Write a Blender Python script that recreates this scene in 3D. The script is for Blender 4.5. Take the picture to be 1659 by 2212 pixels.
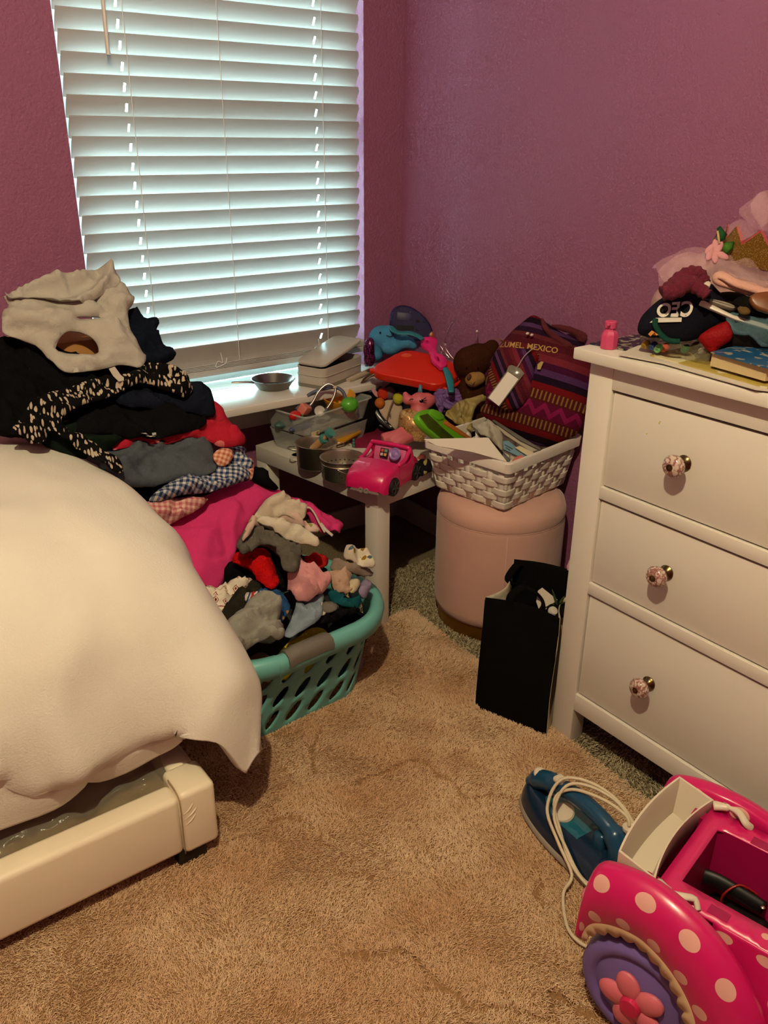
import bpy, bmesh, math, random
import numpy as np
from mathutils import Vector, Matrix, geometry
for _o in list(bpy.data.objects): bpy.data.objects.remove(_o)
SC = bpy.context.scene
COL = SC.collection
# ------------------------------------------------------------------ camera
IW, IH, FPX = 1659, 2212, 1814.97
CAM = Vector((-1.8415, -2.3066, 1.3398)); YAW, PITCH, ROLL = 0.6382, 0.4162, 0.0073
_cy, _sy, _cp, _sp = math.cos(YAW), math.sin(YAW), math.cos(PITCH), math.sin(PITCH)
CF = Vector((_sy*_cp, _cy*_cp, -_sp)); _r = Vector((_cy, -_sy, 0)); _u = _r.cross(CF)
CR = _r*math.cos(ROLL) + _u*math.sin(ROLL); CU = -_r*math.sin(ROLL) + _u*math.cos(ROLL)
cd = bpy.data.cameras.new('camera'); cam = bpy.data.objects.new('camera', cd); COL.objects.link(cam)
cd.sensor_fit = 'VERTICAL'; cd.sensor_height = 24.0; cd.lens = 24.0*FPX/IH; cd.clip_start = 0.02
_m = Matrix((CR, CU, -CF)).transposed().to_4x4(); _m.translation = CAM; cam.matrix_world = _m
SC.camera = cam
# ------------------------------------------------------------------ world, lights, exposure
w = bpy.data.worlds.new('world'); SC.world = w; w.use_nodes = True
bg = w.node_tree.nodes['Background']; bg.inputs[0].default_value = (0.60, 0.95, 1.0, 1); bg.inputs[1].default_value = SKY = 49.0
def lamp(name, kind, loc, energy, col, size=0.1, rot=(0, 0, 0)):
    l = bpy.data.lights.new(name, kind); o = bpy.data.objects.new(name, l); COL.objects.link(o)
    o.location = loc; o.rotation_euler = rot; l.energy = energy; l.color = col
    if kind == 'AREA': l.size = size
    else: l.shadow_soft_size = size
    return o
# window portal: steers the sky light through the window opening
po = lamp('window_daylight_portal', 'AREA', (-0.62, 0.30, 1.25), 1, (1, 1, 1), 1.0, (math.radians(-90), 0, 0))
po.data.shape = 'RECTANGLE'; po.data.size = 1.0; po.data.size_y = 1.5; po.data.cycles.is_portal = True
# the ceiling lamp of the room
LAMP = (-1.82, -2.03, 2.40)
lamp('ceiling_lamp_light', 'POINT', LAMP, 128, (1.0, 0.85, 0.53), 0.025)
vs = SC.view_settings
vs.view_transform = 'Standard'; vs.look = 'None'; vs.gamma = 1.0; vs.use_curve_mapping = False; vs.exposure = 0.06
SC.display_settings.display_device = 'sRGB'
SC.cycles.use_denoising = True
SC.cycles.max_bounces = 7; SC.cycles.diffuse_bounces = 3; SC.cycles.glossy_bounces = 3; SC.cycles.transparent_max_bounces = 20
SC.cycles.use_adaptive_sampling = True; SC.cycles.adaptive_threshold = 0.1; SC.cycles.adaptive_min_samples = 16
SC.cycles.sample_clamp_indirect = 6.0
# ------------------------------------------------------------------ pixel of the photo -> point on a plane of the room
def ray(px, py): return CF + CR*((px-IW/2)/FPX) - CU*((py-IH/2)/FPX)
def onX(px, py, x): d = ray(px, py); return CAM + d*((x-CAM.x)/d.x)
def onY(px, py, y): d = ray(px, py); return CAM + d*((y-CAM.y)/d.y)
def onZ(px, py, z): d = ray(px, py); return CAM + d*((z-CAM.z)/d.z)
def onP(px, py, o, n): d = ray(px, py); return CAM + d*((Vector(o)-CAM).dot(n)/d.dot(n))
# ------------------------------------------------------------------ materials
def lin(h):
    h = h.lstrip('#'); c = [int(h[i:i+2], 16)/255 for i in (0, 2, 4)]
    return tuple((v/12.92 if v <= 0.04045 else ((v+0.055)/1.055)**2.4) for v in c)+(1.0,)
MATS = {}
class NT:
    def __init__(s, m): s.nt = m.node_tree
    def n(s, t, **kw):
        o = s.nt.nodes.new(t)
        for k, v in kw.items():
            if k.startswith('i_'):
                key = k[2:]; key = int(key) if key.isdigit() else key.replace('_', ' ')
                s.link(v, o.inputs[key])
            else: setattr(o, k, v)
        return o
    def link(s, v, inp):
        if isinstance(v, bpy.types.NodeSocket): s.nt.links.new(v, inp)
        else: inp.default_value = v
    def math(s, op, a, b=0.0, c=0.0):
        o = s.n('ShaderNodeMath', operation=op); s.link(a, o.inputs[0]); s.link(b, o.inputs[1]); s.link(c, o.inputs[2]); return o.outputs[0]
    def mix(s, f, a, b, blend='MIX'):
        o = s.n('ShaderNodeMix', data_type='RGBA', blend_type=blend); s.link(f, o.inputs[0]); s.link(a, o.inputs[6]); s.link(b, o.inputs[7]); return o.outputs[2]
    def uv(s, sx=1, sy=1, rot=0, co='UV'):
        t = s.n('ShaderNodeTexCoord'); m = s.n('ShaderNodeMapping'); s.nt.links.new(t.outputs[co], m.inputs[0])
        m.inputs['Scale'].default_value = (sx, sy, sx if co != 'UV' else 1); m.inputs['Rotation'].default_value = (0, 0, rot); return m.outputs[0]
    def sep(s, v):
        o = s.n('ShaderNodeSeparateXYZ'); s.link(v, o.inputs[0]); return o.outputs
    def noise(s, v, scale, detail=2, rough=.5, dist=0):
        o = s.n('ShaderNodeTexNoise'); s.link(v, o.inputs['Vector']); o.inputs['Scale'].default_value = scale; o.inputs['Detail'].default_value = detail
        o.inputs['Roughness'].default_value = rough; o.inputs['Distortion'].default_value = dist; return o.outputs
    def voro(s, v, scale, feature='F1', rnd=1.0):
        o = s.n('ShaderNodeTexVoronoi', feature=feature); s.link(v, o.inputs['Vector']); o.inputs['Scale'].default_value = scale
        o.inputs['Randomness'].default_value = rnd; return o.outputs
    def ramp(s, f, stops, interp='LINEAR'):
        o = s.n('ShaderNodeValToRGB'); s.link(f, o.inputs[0]); r = o.color_ramp; r.interpolation = interp
        while len(r.elements) < len(stops): r.elements.new(0.5)
        for e, (p, c) in zip(r.elements, stops): e.position = p; e.color = c if not isinstance(c, str) else lin(c)
        return o.outputs[0]
def M(name, col='#808080', rough=.6, metal=0.0, bump=None, var=None, sheen=0.0, coat=0.0, trans=0.0, alpha=1.0, sss=0.0, pat=None, spec=.5, co='Object', ior=1.45, emit=None, bump2=None):
    """One procedural material. bump=(scale,strength[,detail]); var=(scale,amount) colour variation; pat(nt)->colour socket."""
    if name in MATS: return MATS[name]
    m = bpy.data.materials.new(name); m.use_nodes = True; t = NT(m); b = m.node_tree.nodes['Principled BSDF']
    c = lin(col) if isinstance(col, str) else col
    src = c
    if pat: src = pat(t)
    if var:
        nz = t.noise(t.uv(co=co), var[0], 4)[0]
        fac = t.math('MULTIPLY_ADD', nz, 2*var[1], 1-var[1])
        o = t.n('ShaderNodeMix', data_type='RGBA', blend_type='MULTIPLY'); o.inputs[0].default_value = 1
        t.link(src, o.inputs[6]); t.nt.links.new(fac, o.inputs[7]); src = o.outputs[2]
    t.link(src, b.inputs['Base Color'])
    b.inputs['Roughness'].default_value = rough; b.inputs['Metallic'].default_value = metal
    b.inputs['Sheen Weight'].default_value = sheen; b.inputs['Coat Weight'].default_value = coat
    b.inputs['Transmission Weight'].default_value = trans; b.inputs['Alpha'].default_value = alpha; b.inputs['IOR'].default_value = ior
    b.inputs['Specular IOR Level'].default_value = spec
    if sss: b.inputs['Subsurface Weight'].default_value = sss; b.inputs['Subsurface Radius'].default_value = (.01, .006, .004)
    if emit: b.inputs['Emission Color'].default_value = lin(emit[0]); b.inputs['Emission Strength'].default_value = emit[1]
    if bump:
        nz = t.noise(t.uv(co=co), bump[0], bump[2] if len(bump) > 2 else 3, .6)[0]
        bn = t.n('ShaderNodeBump'); bn.inputs['Strength'].default_value = bump[1]; bn.inputs['Distance'].default_value = 0.004
        t.nt.links.new(nz, bn.inputs['Height']); t.nt.links.new(bn.outputs[0], b.inputs['Normal'])
        if bump2:
            n2 = t.noise(t.uv(co=co), bump2[0], 3, .55, .6)[0]; n2 = t.math('ABSOLUTE', t.math('SUBTRACT', n2, .5)); b2 = t.n('ShaderNodeBump'); b2.inputs['Strength'].default_value = bump2[1]; b2.inputs['Distance'].default_value = .02
            t.nt.links.new(n2, b2.inputs['Height']); t.nt.links.new(b2.outputs[0], bn.inputs['Normal'])
    MATS[name] = m; return m
def FAB(col, name=None, rough=.95, var=.07, sheen=0.0, wr=True): return M(name or 'fabric_'+col.lstrip('#'), col, rough, bump=(420, .35), bump2=(30, .18) if wr else None, var=(40, var), sheen=sheen, spec=.08)
def PLA(col, name=None, rough=.32, coat=0.0): return M(name or 'plastic_'+col.lstrip('#'), col, rough, var=(9, .04), coat=coat)
# ------------------------------------------------------------------ objects
TM = {}
def thing(name, label, cat, loc=(0, 0, 0), rz=0.0, group=None, rot=None):
    o = bpy.data.objects.new(name, None); COL.objects.link(o); o.empty_display_size = .05
    o.location = loc; o.rotation_euler = rot if rot else (0, 0, rz)
    TM[o] = Matrix.Translation(Vector(loc)) @ o.rotation_euler.to_matrix().to_4x4()
    return tag(o, label, cat, group)
def tag(o, label, cat, group=None, kind=None):
    o['label'] = label; o['category'] = cat
    if group: o['group'] = group
    if kind: o['kind'] = kind
    return o
def struct(o, label=None):
    o['kind'] = 'structure'
    if label: o['label'] = label
    return o
class MB:
    """collects simple shapes into one mesh"""
    def __init__(s): s.v = []; s.f = []; s.uv = None
    def add(s, v, f):
        b = len(s.v); s.v += [tuple(p) for p in v]; s.f += [tuple(b+i for i in q) for q in f]; return s
    def box(s, lo, hi, bev=0.0, seg=2, mat=None):
        bm = bmesh.new(); bmesh.ops.create_cube(bm, size=1)
        c = (Vector(lo)+Vector(hi))/2; d = Vector(hi)-Vector(lo)
        for q in bm.verts: q.co = Vector((q.co.x*d.x, q.co.y*d.y, q.co.z*d.z))+c
        if bev: bmesh.ops.bevel(bm, geom=bm.edges[:], offset=bev, segments=seg, profile=.5, affect='EDGES')
        return s.bm(bm, mat)
    def bm(s, bm, mat=None):
        if mat is not None: bm.transform(mat)
        bm.verts.index_update()
        s.add([q.co[:] for q in bm.verts], [[q.index for q in f.verts] for f in bm.faces]); bm.free(); return s
    def lathe(s, prof, n=32, mat=None, arc=2*math.pi):
        full = abs(arc-2*math.pi) < 1e-6; cnt = n if full else n+1
        v = []; f = []; k = len(prof)
        for i in range(cnt):
            a = arc*i/n
            for r, z in prof: v.append(Vector((r*math.cos(a), r*math.sin(a), z)))
        for i in range(n):
            j = (i+1) % cnt
            for q in range(k-1): f.append((i*k+q, j*k+q, j*k+q+1, i*k+q+1))
        if full:
            for q in (0, k-1):
                if prof[q][0] > 1e-5: 
                    ring = [i*k+q for i in range(cnt)]; f.append(ring[::-1] if q == 0 else ring)
        if mat is not None: v = [mat @ p for p in v]
        return s.add(v, f)
    def tube(s, pts, r, n=8, cap=True, closed=False, flat=1.0):
        pts = [Vector(p) for p in pts]; m = len(pts); v = []; f = []
        rs = r if hasattr(r, '__len__') else [r]*m
        t0 = (pts[1]-pts[0]).normalized(); up = Vector((0, 0, 1)) if abs(t0.z) < .9 else Vector((1, 0, 0))
        nx = t0.cross(up).normalized()
        for i in range(m):
            a = pts[(i-1) % m] if (closed or i) else pts[0]; b = pts[(i+1) % m] if (closed or i < m-1) else pts[-1]
            t = (b-a).normalized(); nx = (nx-t*nx.dot(t)).normalized(); ny = t.cross(nx)
            for j in range(n):
                q = 2*math.pi*j/n; v.append(pts[i]+nx*math.cos(q)*rs[i]+ny*math.sin(q)*rs[i]*flat)
        for i in range(m if closed else m-1):
            k = (i+1) % m
            for j in range(n): f.append((i*n+j, i*n+(j+1) % n, k*n+(j+1) % n, k*n+j))
        if cap and not closed: f.append(tuple(range(n))[::-1]); f.append(tuple((m-1)*n+j for j in range(n)))
        return s.add(v, f)
    def ell(s, c, r, rot=None, n=20, k=12):
        v = []; f = []; R = rot.to_matrix() if rot is not None else Matrix.Identity(3)
        for i in range(k+1):
            a = math.pi*i/k
            for j in range(n):
                b = 2*math.pi*j/n; v.append(Vector(c)+R @ Vector((r[0]*math.sin(a)*math.cos(b), r[1]*math.sin(a)*math.sin(b), r[2]*math.cos(a))))
        for i in range(k):
            for j in range(n):
                q = (j+1) % n
                if i == 0: f.append((j, n+j, n+q))
                elif i == k-1: f.append((i*n+j, (i+1)*n+j, i*n+q))
                else: f.append((i*n+j, (i+1)*n+j, (i+1)*n+q, i*n+q))
        return s.add(v, f)
    def prism(s, poly, z0, z1, mat=None, bev=0.0, seg=2):
        bm = bmesh.new(); vs = [bm.verts.new((p[0], p[1], z0)) for p in poly]; fc = bm.faces.new(vs)
        r = bmesh.ops.extrude_face_region(bm, geom=[fc])
        bmesh.ops.translate(bm, verts=[e for e in r['geom'] if isinstance(e, bmesh.types.BMVert)], vec=(0, 0, z1-z0))
        bmesh.ops.recalc_face_normals(bm, faces=bm.faces[:])
        if bev: bmesh.ops.bevel(bm, geom=bm.edges[:], offset=bev, segments=seg, profile=.5, affect='EDGES')
        return s.bm(bm, mat)
    def grid(s, P, closeu=False):
        P = np.asarray(P); a, b = P.shape[:2]; f = []
        for i in range(a if closeu else a-1):
            k = (i+1) % a
            for j in range(b-1): f.append((i*b+j, k*b+j, k*b+j+1, i*b+j+1))
        return s.add(P.reshape(-1, 3).tolist(), f)
    def obj(s, name, mat, parent=None, loc=None, rot=None, world=False, sharp=25, uv=None, mods=()):
        me = bpy.data.meshes.new(name); me.from_pydata([tuple(map(float, p)) for p in s.v], [], s.f); me.validate(); me.update()
        if uv is not None:
            l = me.uv_layers.new(name='UVMap'); vi = np.empty(len(me.loops), 'i'); me.loops.foreach_get('vertex_index', vi)
            l.data.foreach_set('uv', np.asarray(uv, 'f')[vi].ravel())
        me.polygons.foreach_set('use_smooth', [sharp is not None and sharp > 0]*len(me.polygons))
        if sharp: me.set_sharp_from_angle(angle=math.radians(sharp))
        if mat: me.materials.append(mat)
        o = bpy.data.objects.new(name, me); COL.objects.link(o)
        if loc is not None: o.location = loc
        if rot is not None: o.rotation_euler = rot
        if parent is not None:
            o.parent = parent
            if world: o.matrix_parent_inverse = TM.get(parent, Matrix.Identity(4)).inverted()
        return o
def conform(o, target, n, off=.0012):
    """lay a flat print onto the cloth below it, along the direction n"""
    from mathutils.bvhtree import BVHTree
    me = target.data; tm = TM.get(target.parent, Matrix.Identity(4)) if target.parent is not None and target.matrix_parent_inverse == Matrix.Identity(4) else Matrix.Identity(4)
    bv = BVHTree.FromPolygons([tm @ v.co for v in me.vertices], [tuple(p.vertices) for p in me.polygons])
    zs = [v.co.dot(n) for v in o.data.vertices]; z0 = min(zs)
    for v, z in zip(o.data.vertices, zs):
        h = bv.ray_cast(v.co+n*.3, -n)
        if h[0] is not None: v.co = h[0]+n*(off+(z-z0))
    return o
def solid(o, t, off=0.0):
    m = o.modifiers.new('thickness', 'SOLIDIFY'); m.thickness = t; m.offset = off; return o
def subsurf(o, n=2):
    m = o.modifiers.new('smooth', 'SUBSURF'); m.levels = n; m.render_levels = n; return o
def blob(name, ells, mat, parent=None, voxel=.006, world=False, smooth=6, tubes=(), loc=None):
    """several ellipsoids fused into one continuous soft body"""
    b = MB()
    for e in ells: b.ell(e[0], e[1], e[2] if len(e) > 2 else None, 16, 10)
    for pts, r in tubes: b.tube(pts, r, 10)
    o = b.obj(name, mat, parent, loc=loc, world=world, sharp=180)
    m = o.modifiers.new('fuse', 'REMESH'); m.mode = 'VOXEL'; m.voxel_size = voxel; m.use_smooth_shade = True
    if smooth: q = o.modifiers.new('soften', 'SMOOTH'); q.iterations = smooth; q.factor = .5
    return o
def cr(pts, n=6, closed=False):
    """Catmull-Rom through points"""
    P = [np.array(p, float) for p in pts]; m = len(P); out = []
    for i in range(m if closed else m-1):
        if closed: a, b, c, d = P[(i-1) % m], P[i], P[(i+1) % m], P[(i+2) % m]
        else: a, b, c, d = P[max(i-1, 0)], P[i], P[i+1], P[min(i+2, m-1)]
        for k in range(n):
            t = k/n; out.append(.5*((2*b)+(c-a)*t+(2*a-5*b+4*c-d)*t*t+(3*b-a-3*c+d)*t**3))
    if not closed: out.append(P[-1])
    return out
# ------------------------------------------------------------------ numpy noise
def _h(ix, iy, s): 
    v = np.sin(ix*127.1+iy*311.7+s*74.7)*43758.5453; return v-np.floor(v)
def vnoise(x, y, s=0):
    ix, iy = np.floor(x), np.floor(y); fx, fy = x-ix, y-iy; fx = fx*fx*(3-2*fx); fy = fy*fy*(3-2*fy)
    a, b, c, d = _h(ix, iy, s), _h(ix+1, iy, s), _h(ix, iy+1, s), _h(ix+1, iy+1, s)
    return (a+(b-a)*fx)*(1-fy)+(c+(d-c)*fx)*fy
def fbm(x, y, s=0, o=3):
    t = 0; a = .5
    for i in range(o): t = t+a*(vnoise(x, y, s+i*9)-.5); x, y, a = x*2.03, y*2.03, a*.5
    return t
# ------------------------------------------------------------------ flat outline -> triangulated sheet, with holes
def inside(P, poly):
    x, y = P[:, 0], P[:, 1]; r = np.zeros(len(P), bool); q = np.asarray(poly); n = len(q); j = n-1
    for i in range(n):
        xi, yi = q[i]; xj, yj = q[j]
        if yi != yj: r ^= ((yi > y) != (yj > y)) & (x < (xj-xi)*(y-yi)/(yj-yi)+xi)
        j = i
    return r
def resample(poly, step):
    P = np.asarray(poly, float); Q = np.vstack([P, P[:1]]); L = np.r_[0, np.cumsum(np.linalg.norm(np.diff(Q, axis=0), axis=1))]
    n = max(8, int(L[-1]/step)); s = np.linspace(0, L[-1], n, endpoint=False)
    return np.c_[np.interp(s, L, Q[:, 0]), np.interp(s, L, Q[:, 1])]
def chaikin(P, n=2):
    P = np.asarray(P, float)
    for _ in range(n): Q = np.roll(P, -1, 0); P = np.stack([.75*P+.25*Q, .25*P+.75*Q], 1).reshape(-1, 2)
    return P
def fill(outer, holes, step, seed=0):
    """returns pts (N,2), tris, loops (index lists of boundaries), distance to boundary"""
    rng = np.random.default_rng(seed); loops = [resample(outer, step)]+[resample(h, step) for h in holes]
    allb = np.vstack(loops); lo, hi = allb.min(0), allb.max(0)
    gx, gy = np.meshgrid(np.arange(lo[0], hi[0], step), np.arange(lo[1], hi[1], step*.87)); gx[1::2] += step*.5
    G = np.c_[gx.ravel(), gy.ravel()]+rng.uniform(-.12, .12, (gx.size, 2))*step
    k = inside(G, loops[0])
    for h in loops[1:]: k &= ~inside(G, h)
    G = G[k]
    def dist(Q): 
        out = np.full(len(Q), 1e9)
        for c in range(0, len(allb), 400): out = np.minimum(out, np.sqrt(((Q[:, None]-allb[None, c:c+400])**2).sum(2)).min(1))
        return out
    if len(G): G = G[dist(G) > step*.6]
    V = np.vstack([allb, G]); ed = []; b = 0; L = []
    for l in loops: L.append(list(range(b, b+len(l)))); ed += [(b+i, b+(i+1) % len(l)) for i in range(len(l))]; b += len(l)
    r = geometry.delaunay_2d_cdt([Vector(p) for p in V], ed, [], 0, 1e-6)
    W = np.array([p[:] for p in r[0]]); T = np.array([tuple(f) for f in r[2]]); cen = W[T].mean(1); k = inside(cen, loops[0])
    for h in loops[1:]: k &= ~inside(cen, h)
    T = [tuple(int(i) for i in f) for f in T[k]]
    cnt = {}
    for f in T:
        for i in range(3): e = (f[i], f[(i+1) % 3]); cnt[e] = cnt.get(e, 0)+1
    be = [e for e in cnt if (e[1], e[0]) not in cnt]
    return W, T, be, dist(W)
class Frame:
    def __init__(s, o, n, u=(1, 0, 0)):
        s.o = Vector(o); s.n = Vector(n).normalized(); s.u = Vector(u); s.u = (s.u-s.n*s.u.dot(s.n)).normalized(); s.v = s.n.cross(s.u)
    def at(s, px, py, h=0): p = onP(px, py, s.o+s.n*h, s.n)-s.o; return (p.dot(s.u), p.dot(s.v))
    def w(s, a, b, h): return s.o+s.u*a+s.v*b+s.n*h
def cloth(name, px, fr, mat, parent=None, lay=0.0, H=.03, wd=.035, amp=.010, fang=0.3, ffr=38, ridges=(), holes=(), seed=1, step=.0085, thick=.012, rnd=1, droop=0.0, world=True, fine=.6):
    """a heaped piece of cloth: outline on a plane of the heap, swelling up from its hem, folded, with its own underside"""
    poly = [fr.at(x, y, lay) for x, y in px]; hl = [[fr.at(x, y, lay) for x, y in h] for h in holes]
    if rnd: poly = chaikin(poly, rnd); hl = [chaikin(h, rnd) for h in hl]
    V, T, be, d = fill(poly, hl, step, seed); x, y = V[:, 0], V[:, 1]
    ffr = ffr/38.0; bend_ = fang+1.1*fbm(x*3.5, y*3.5, seed+2, 2)
    wx, wy_ = x+.018*fbm(x*14, y*14, seed, 2), y+.018*fbm(x*14+7, y*14, seed+1, 2); fold = 0
    for da, fr_, wt, an, pw in ((0, 15, .55, .25, .9), (.75, 26, .36, .3, .9), (-.6, 44, .18, .35, 1.0), (.3, 90, .06*fine/.6, .4, 1.0)):
        ca, sa = np.cos(fang+da), np.sin(fang+da); s = wx*ca+wy_*sa+.05*bend_*wt; t = -wx*sa+wy_*ca
        nz = vnoise(s*fr_*ffr+3*seed, t*fr_*an*ffr+seed, seed+int(fr_)); n2_ = vnoise(s*fr_*ffr*1.1+3*seed+9, t*fr_*an*ffr+seed+4, seed+31+int(fr_))
        fold = fold+wt*(np.exp(-np.abs(nz-.5)/.13)-.85*np.exp(-np.abs(n2_-.5)/.085))*(.45+1.1*vnoise(x*9+fr_, y*9, seed+5))
    e = 1-np.exp(-(d/wd)); g = np.clip(d/.010, 0, 1); g = g*g*(3-2*g)
    h = .004+H*.36*e+amp*4.2*(fold+.25)*(.7+.3*g)
    for r in ridges:
        q = np.array(cr([fr.at(a, b, lay) for a, b in r[0]], 5)); dd = np.sqrt(((V[:, None]-q[None])**2).sum(2)).min(1); h = h+r[1]*np.exp(-(dd/r[2])**2)
    kk = np.clip(d/.022, 0, 1); kk = kk*kk*(3-2*kk)
    if droop: c = V.mean(0); h = h-droop*((V-c)**2).sum(1)
    base = h*0-.002 if not droop else -droop*((V-V.mean(0))**2).sum(1)-.002
    b = MB(); n = len(V)
    up = [fr.w(x[i], y[i], lay+h[i]) for i in range(n)]; dn = [fr.w(x[i], y[i], lay+(h[i]-.0045)*(1-kk[i])+min(base[i]-thick, h[i]-.0045)*kk[i]) for i in range(n)]
    F = list(T)+[(n+f[0], n+f[2], n+f[1]) for f in T]+[(e_[1], e_[0], n+e_[0], n+e_[1]) for e_ in be]
    b.add(up+dn, F)
    uv = np.vstack([V, V])
    return b.obj(name, mat, parent, world=world, sharp=180, uv=uv)
# ================================================================== THE ROOM
YW, XL, YB, HC = 0.09, -3.30, -3.70, 2.45
wall_m = M('mauve_wall_paint', '#8f5575', .62, bump=(120, .95, 4), var=(3, .03), spec=.4)
white_paint = M('white_gloss_paint', '#d9d4cc', .38, bump=(30, .05), var=(6, .02))
ceil_m = M('ceiling_white', '#d8d2c8', .9, bump=(90, .3))
def box_obj(name, lo, hi, mat, parent=None, bev=0.0, world=True, sharp=25, seg=2):
    return MB().box(lo, hi, bev, seg).obj(name, mat, parent, world=world, sharp=sharp)
# window opening
WX0, WX1, WZ0, WZ1 = -1.088, -0.155, 0.595, 2.10
wb = MB()
wb.box((XL-.1, YW, 0), (WX0, YW+.14, HC)); wb.box((WX1, YW, 0), (.12, YW+.14, HC))
wb.box((WX0, YW, 0), (WX1, YW+.14, WZ0-.03)); wb.box((WX0, YW, WZ1), (WX1, YW+.14, HC))
struct(wb.obj('wall_window', wall_m, sharp=0))
struct(box_obj('wall_right', (0, YB-.1, 0), (.12, YW, HC), wall_m, sharp=0))
struct(box_obj('wall_left', (XL-.1, YB-.1, 0), (XL, YW, HC), wall_m, sharp=0))
struct(box_obj('wall_rear', (XL, YB-.1, 0), (0, YB, HC), wall_m, sharp=0))
struct(box_obj('ceiling', (XL-.1, YB-.1, HC), (.12, YW+.14, HC+.08), ceil_m, sharp=0))
struct(box_obj('baseboard_window', (XL, YW-.014, 0), (0, YW, .085), white_paint, bev=.003))
struct(box_obj('baseboard_right', (-.014, YB, 0), (0, YW-.014, .085), white_paint, bev=.003))
# ---- wall-to-wall carpet
def carpet_pat(t):
    v = t.uv(co='Object'); a = t.noise(v, 260, 3, .7)[0]; b = t.noise(v, 35, 2)[0]
    c = t.ramp(a, [(.3, '#3f3524'), (.5, '#8b7c60'), (.7, '#c2b394')]); return t.mix(t.math('MULTIPLY', b, .5), c, lin('#7d6f55'))
carpet_m = M('greige_carpet', rough=1.0, pat=carpet_pat, bump=(300, 1.0, 4), spec=.05)
struct(box_obj('floor', (XL, YB, -.06), (0, YW, 0), carpet_m, sharp=0), 'speckled greige wall to wall carpet')
def fibres(name, pts, length, rad, mat, parent, seed, lean=.6, z=None, comb=None):
    rng = np.random.default_rng(seed); n = len(pts); K = 3
    cv = bpy.data.hair_curves.new(name); cv.add_curves([K]*n)
    P = np.zeros((n, K, 3)); P[:, 0, :2] = pts; P[:, 0, 2] = z if z is not None else 0
    fl = fbm(pts[:, 0]*9, pts[:, 1]*9, seed, 2)*9+rng.normal(0, .9, n)
    if comb is not None:                      # fibres lean away from a parting in the pile
        fl = np.where(rng.uniform(0, 1, n) < comb[1], comb[0]+rng.normal(0, .35, n), fl)
    ln = length*rng.uniform(.7, 1.25, n); k = lean*rng.uniform(.3, 1.2, n)
    dx, dy = np.cos(fl)*k, np.sin(fl)*k; dz = np.sqrt(np.clip(1-k*k, .1, 1))
    P[:, 1] = P[:, 0]+np.c_[dx*.35, dy*.35, dz*.6]*ln[:, None]; P[:, 2] = P[:, 1]+np.c_[dx*.8, dy*.8, dz*.28]*ln[:, None]
    cv.attributes['position'].data.foreach_set('vector', P.astype('f').ravel())
    ra = cv.attributes.get('radius') or cv.attributes.new('radius', 'FLOAT', 'POINT')
    ra.data.foreach_set('value', np.tile(np.array([1, .9, .55], 'f')*rad, n))
    cv.materials.append(mat); o = bpy.data.objects.new(name, cv); COL.objects.link(o); o['kind'] = 'stuff'
    if parent: o.parent = parent
    return o
rng = np.random.default_rng(5)
cp = np.c_[rng.uniform(-.62, -.02, 90000), rng.uniform(-1.80, -.30, 90000)]
fl_obj = bpy.data.objects['floor']
def cfib(t):
    i = t.n('ShaderNodeHairInfo'); return t.ramp(i.outputs['Random'], [(0, '#4c4230'), (.35, '#85775c'), (.7, '#a99a7c'), (1, '#cdbfa2')])
carpet_f = M('greige_carpet_yarn', rough=1.0, pat=cfib, spec=.05)
fibres('carpet_pile', cp, .013, .0011, carpet_f, fl_obj, 3, .75)
# ---- the rug: a thick slab whose pile parts along wandering seams, and its fibres
def rug_h(x, y):
    a = fbm(x*5.2+.7, y*5.2, 21, 3); b = fbm(x*4.1, y*4.6+2.3, 33, 3)
    seam = np.exp(-(a/.0058)**2)*np.clip(.45+3.2*b, 0, 1)
    step = .007*np.tanh(a/.012)*np.exp(-np.abs(a)/.06)*np.clip(.45+3.2*b, 0, 1)
    return .016+.012*fbm(x*7, y*7, 4, 2)-.012*seam+step, seam
def rug_a(x, y): return fbm(x*5.2+.7, y*5.2, 21, 3)
def rug_pat(t):
    v = t.uv(co='Object'); a = t.noise(v, 5.5, 4, .6)[0]; b = t.noise(v, 330, 2)[0]
    c = t.ramp(a, [(.3, '#94704e'), (.7, '#a8845f')]); return t.mix(t.math('MULTIPLY', b, .7), c, lin('#8a6646'))
rug_m = M('tan_rug_backing', rough=1.0, pat=rug_pat, bump=(260, 1, 4), spec=.05)
RUG = [(-.425, -.548), (-.455, -.88), (-.50, -1.25), (-.517, -1.53), (-.55, -2.2), (-.60, -3.2), (-2.9, -3.2), (-2.9, -.50), (-1.2, -.53), (-.52, -.545), (-.46, -.538)]
RV, RT, RB, RD = fill(RUG, [], .016, 2)
hh, _s = rug_h(RV[:, 0], RV[:, 1]); hh = np.where(RD < .004, .004, hh*np.clip(RD/.02, .35, 1))
rb = MB(); nR = len(RV); rb.add([(RV[i, 0], RV[i, 1], hh[i]) for i in range(nR)], RT); rb.add([(RV[i, 0], RV[i, 1], .0005) for i in range(nR)], [])
rb.f += [(a, b, nR+b, nR+a) for b, a in RB]
rug = rb.obj('area_rug', rug_m, sharp=180); tag(rug, 'large tan shag rug lying over the greige carpet', 'rug')
def rfib(t):
    i = t.n('ShaderNodeHairInfo'); v = t.n('ShaderNodeNewGeometry').outputs['Position']
    a = t.noise(v, 5.0, 3, .6)[0]; base = t.ramp(a, [(.32, '#d8ae88'), (.68, '#f4d8b6')])
    return t.mix(t.math('MULTIPLY', i.outputs['Random'], .42), base, lin('#b08a64'))
rug_f = M('tan_rug_yarn', rough=.9, pat=rfib, spec=.1)
rp = np.c_[rng.uniform(-1.95, -.40, 460000), rng.uniform(-2.15, -.50, 460000)]
rp = rp[inside(rp, RUG)]
rz, rs = rug_h(rp[:, 0], rp[:, 1]); kp = rng.uniform(0, 1, len(rp)) > rs*1.1
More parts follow.
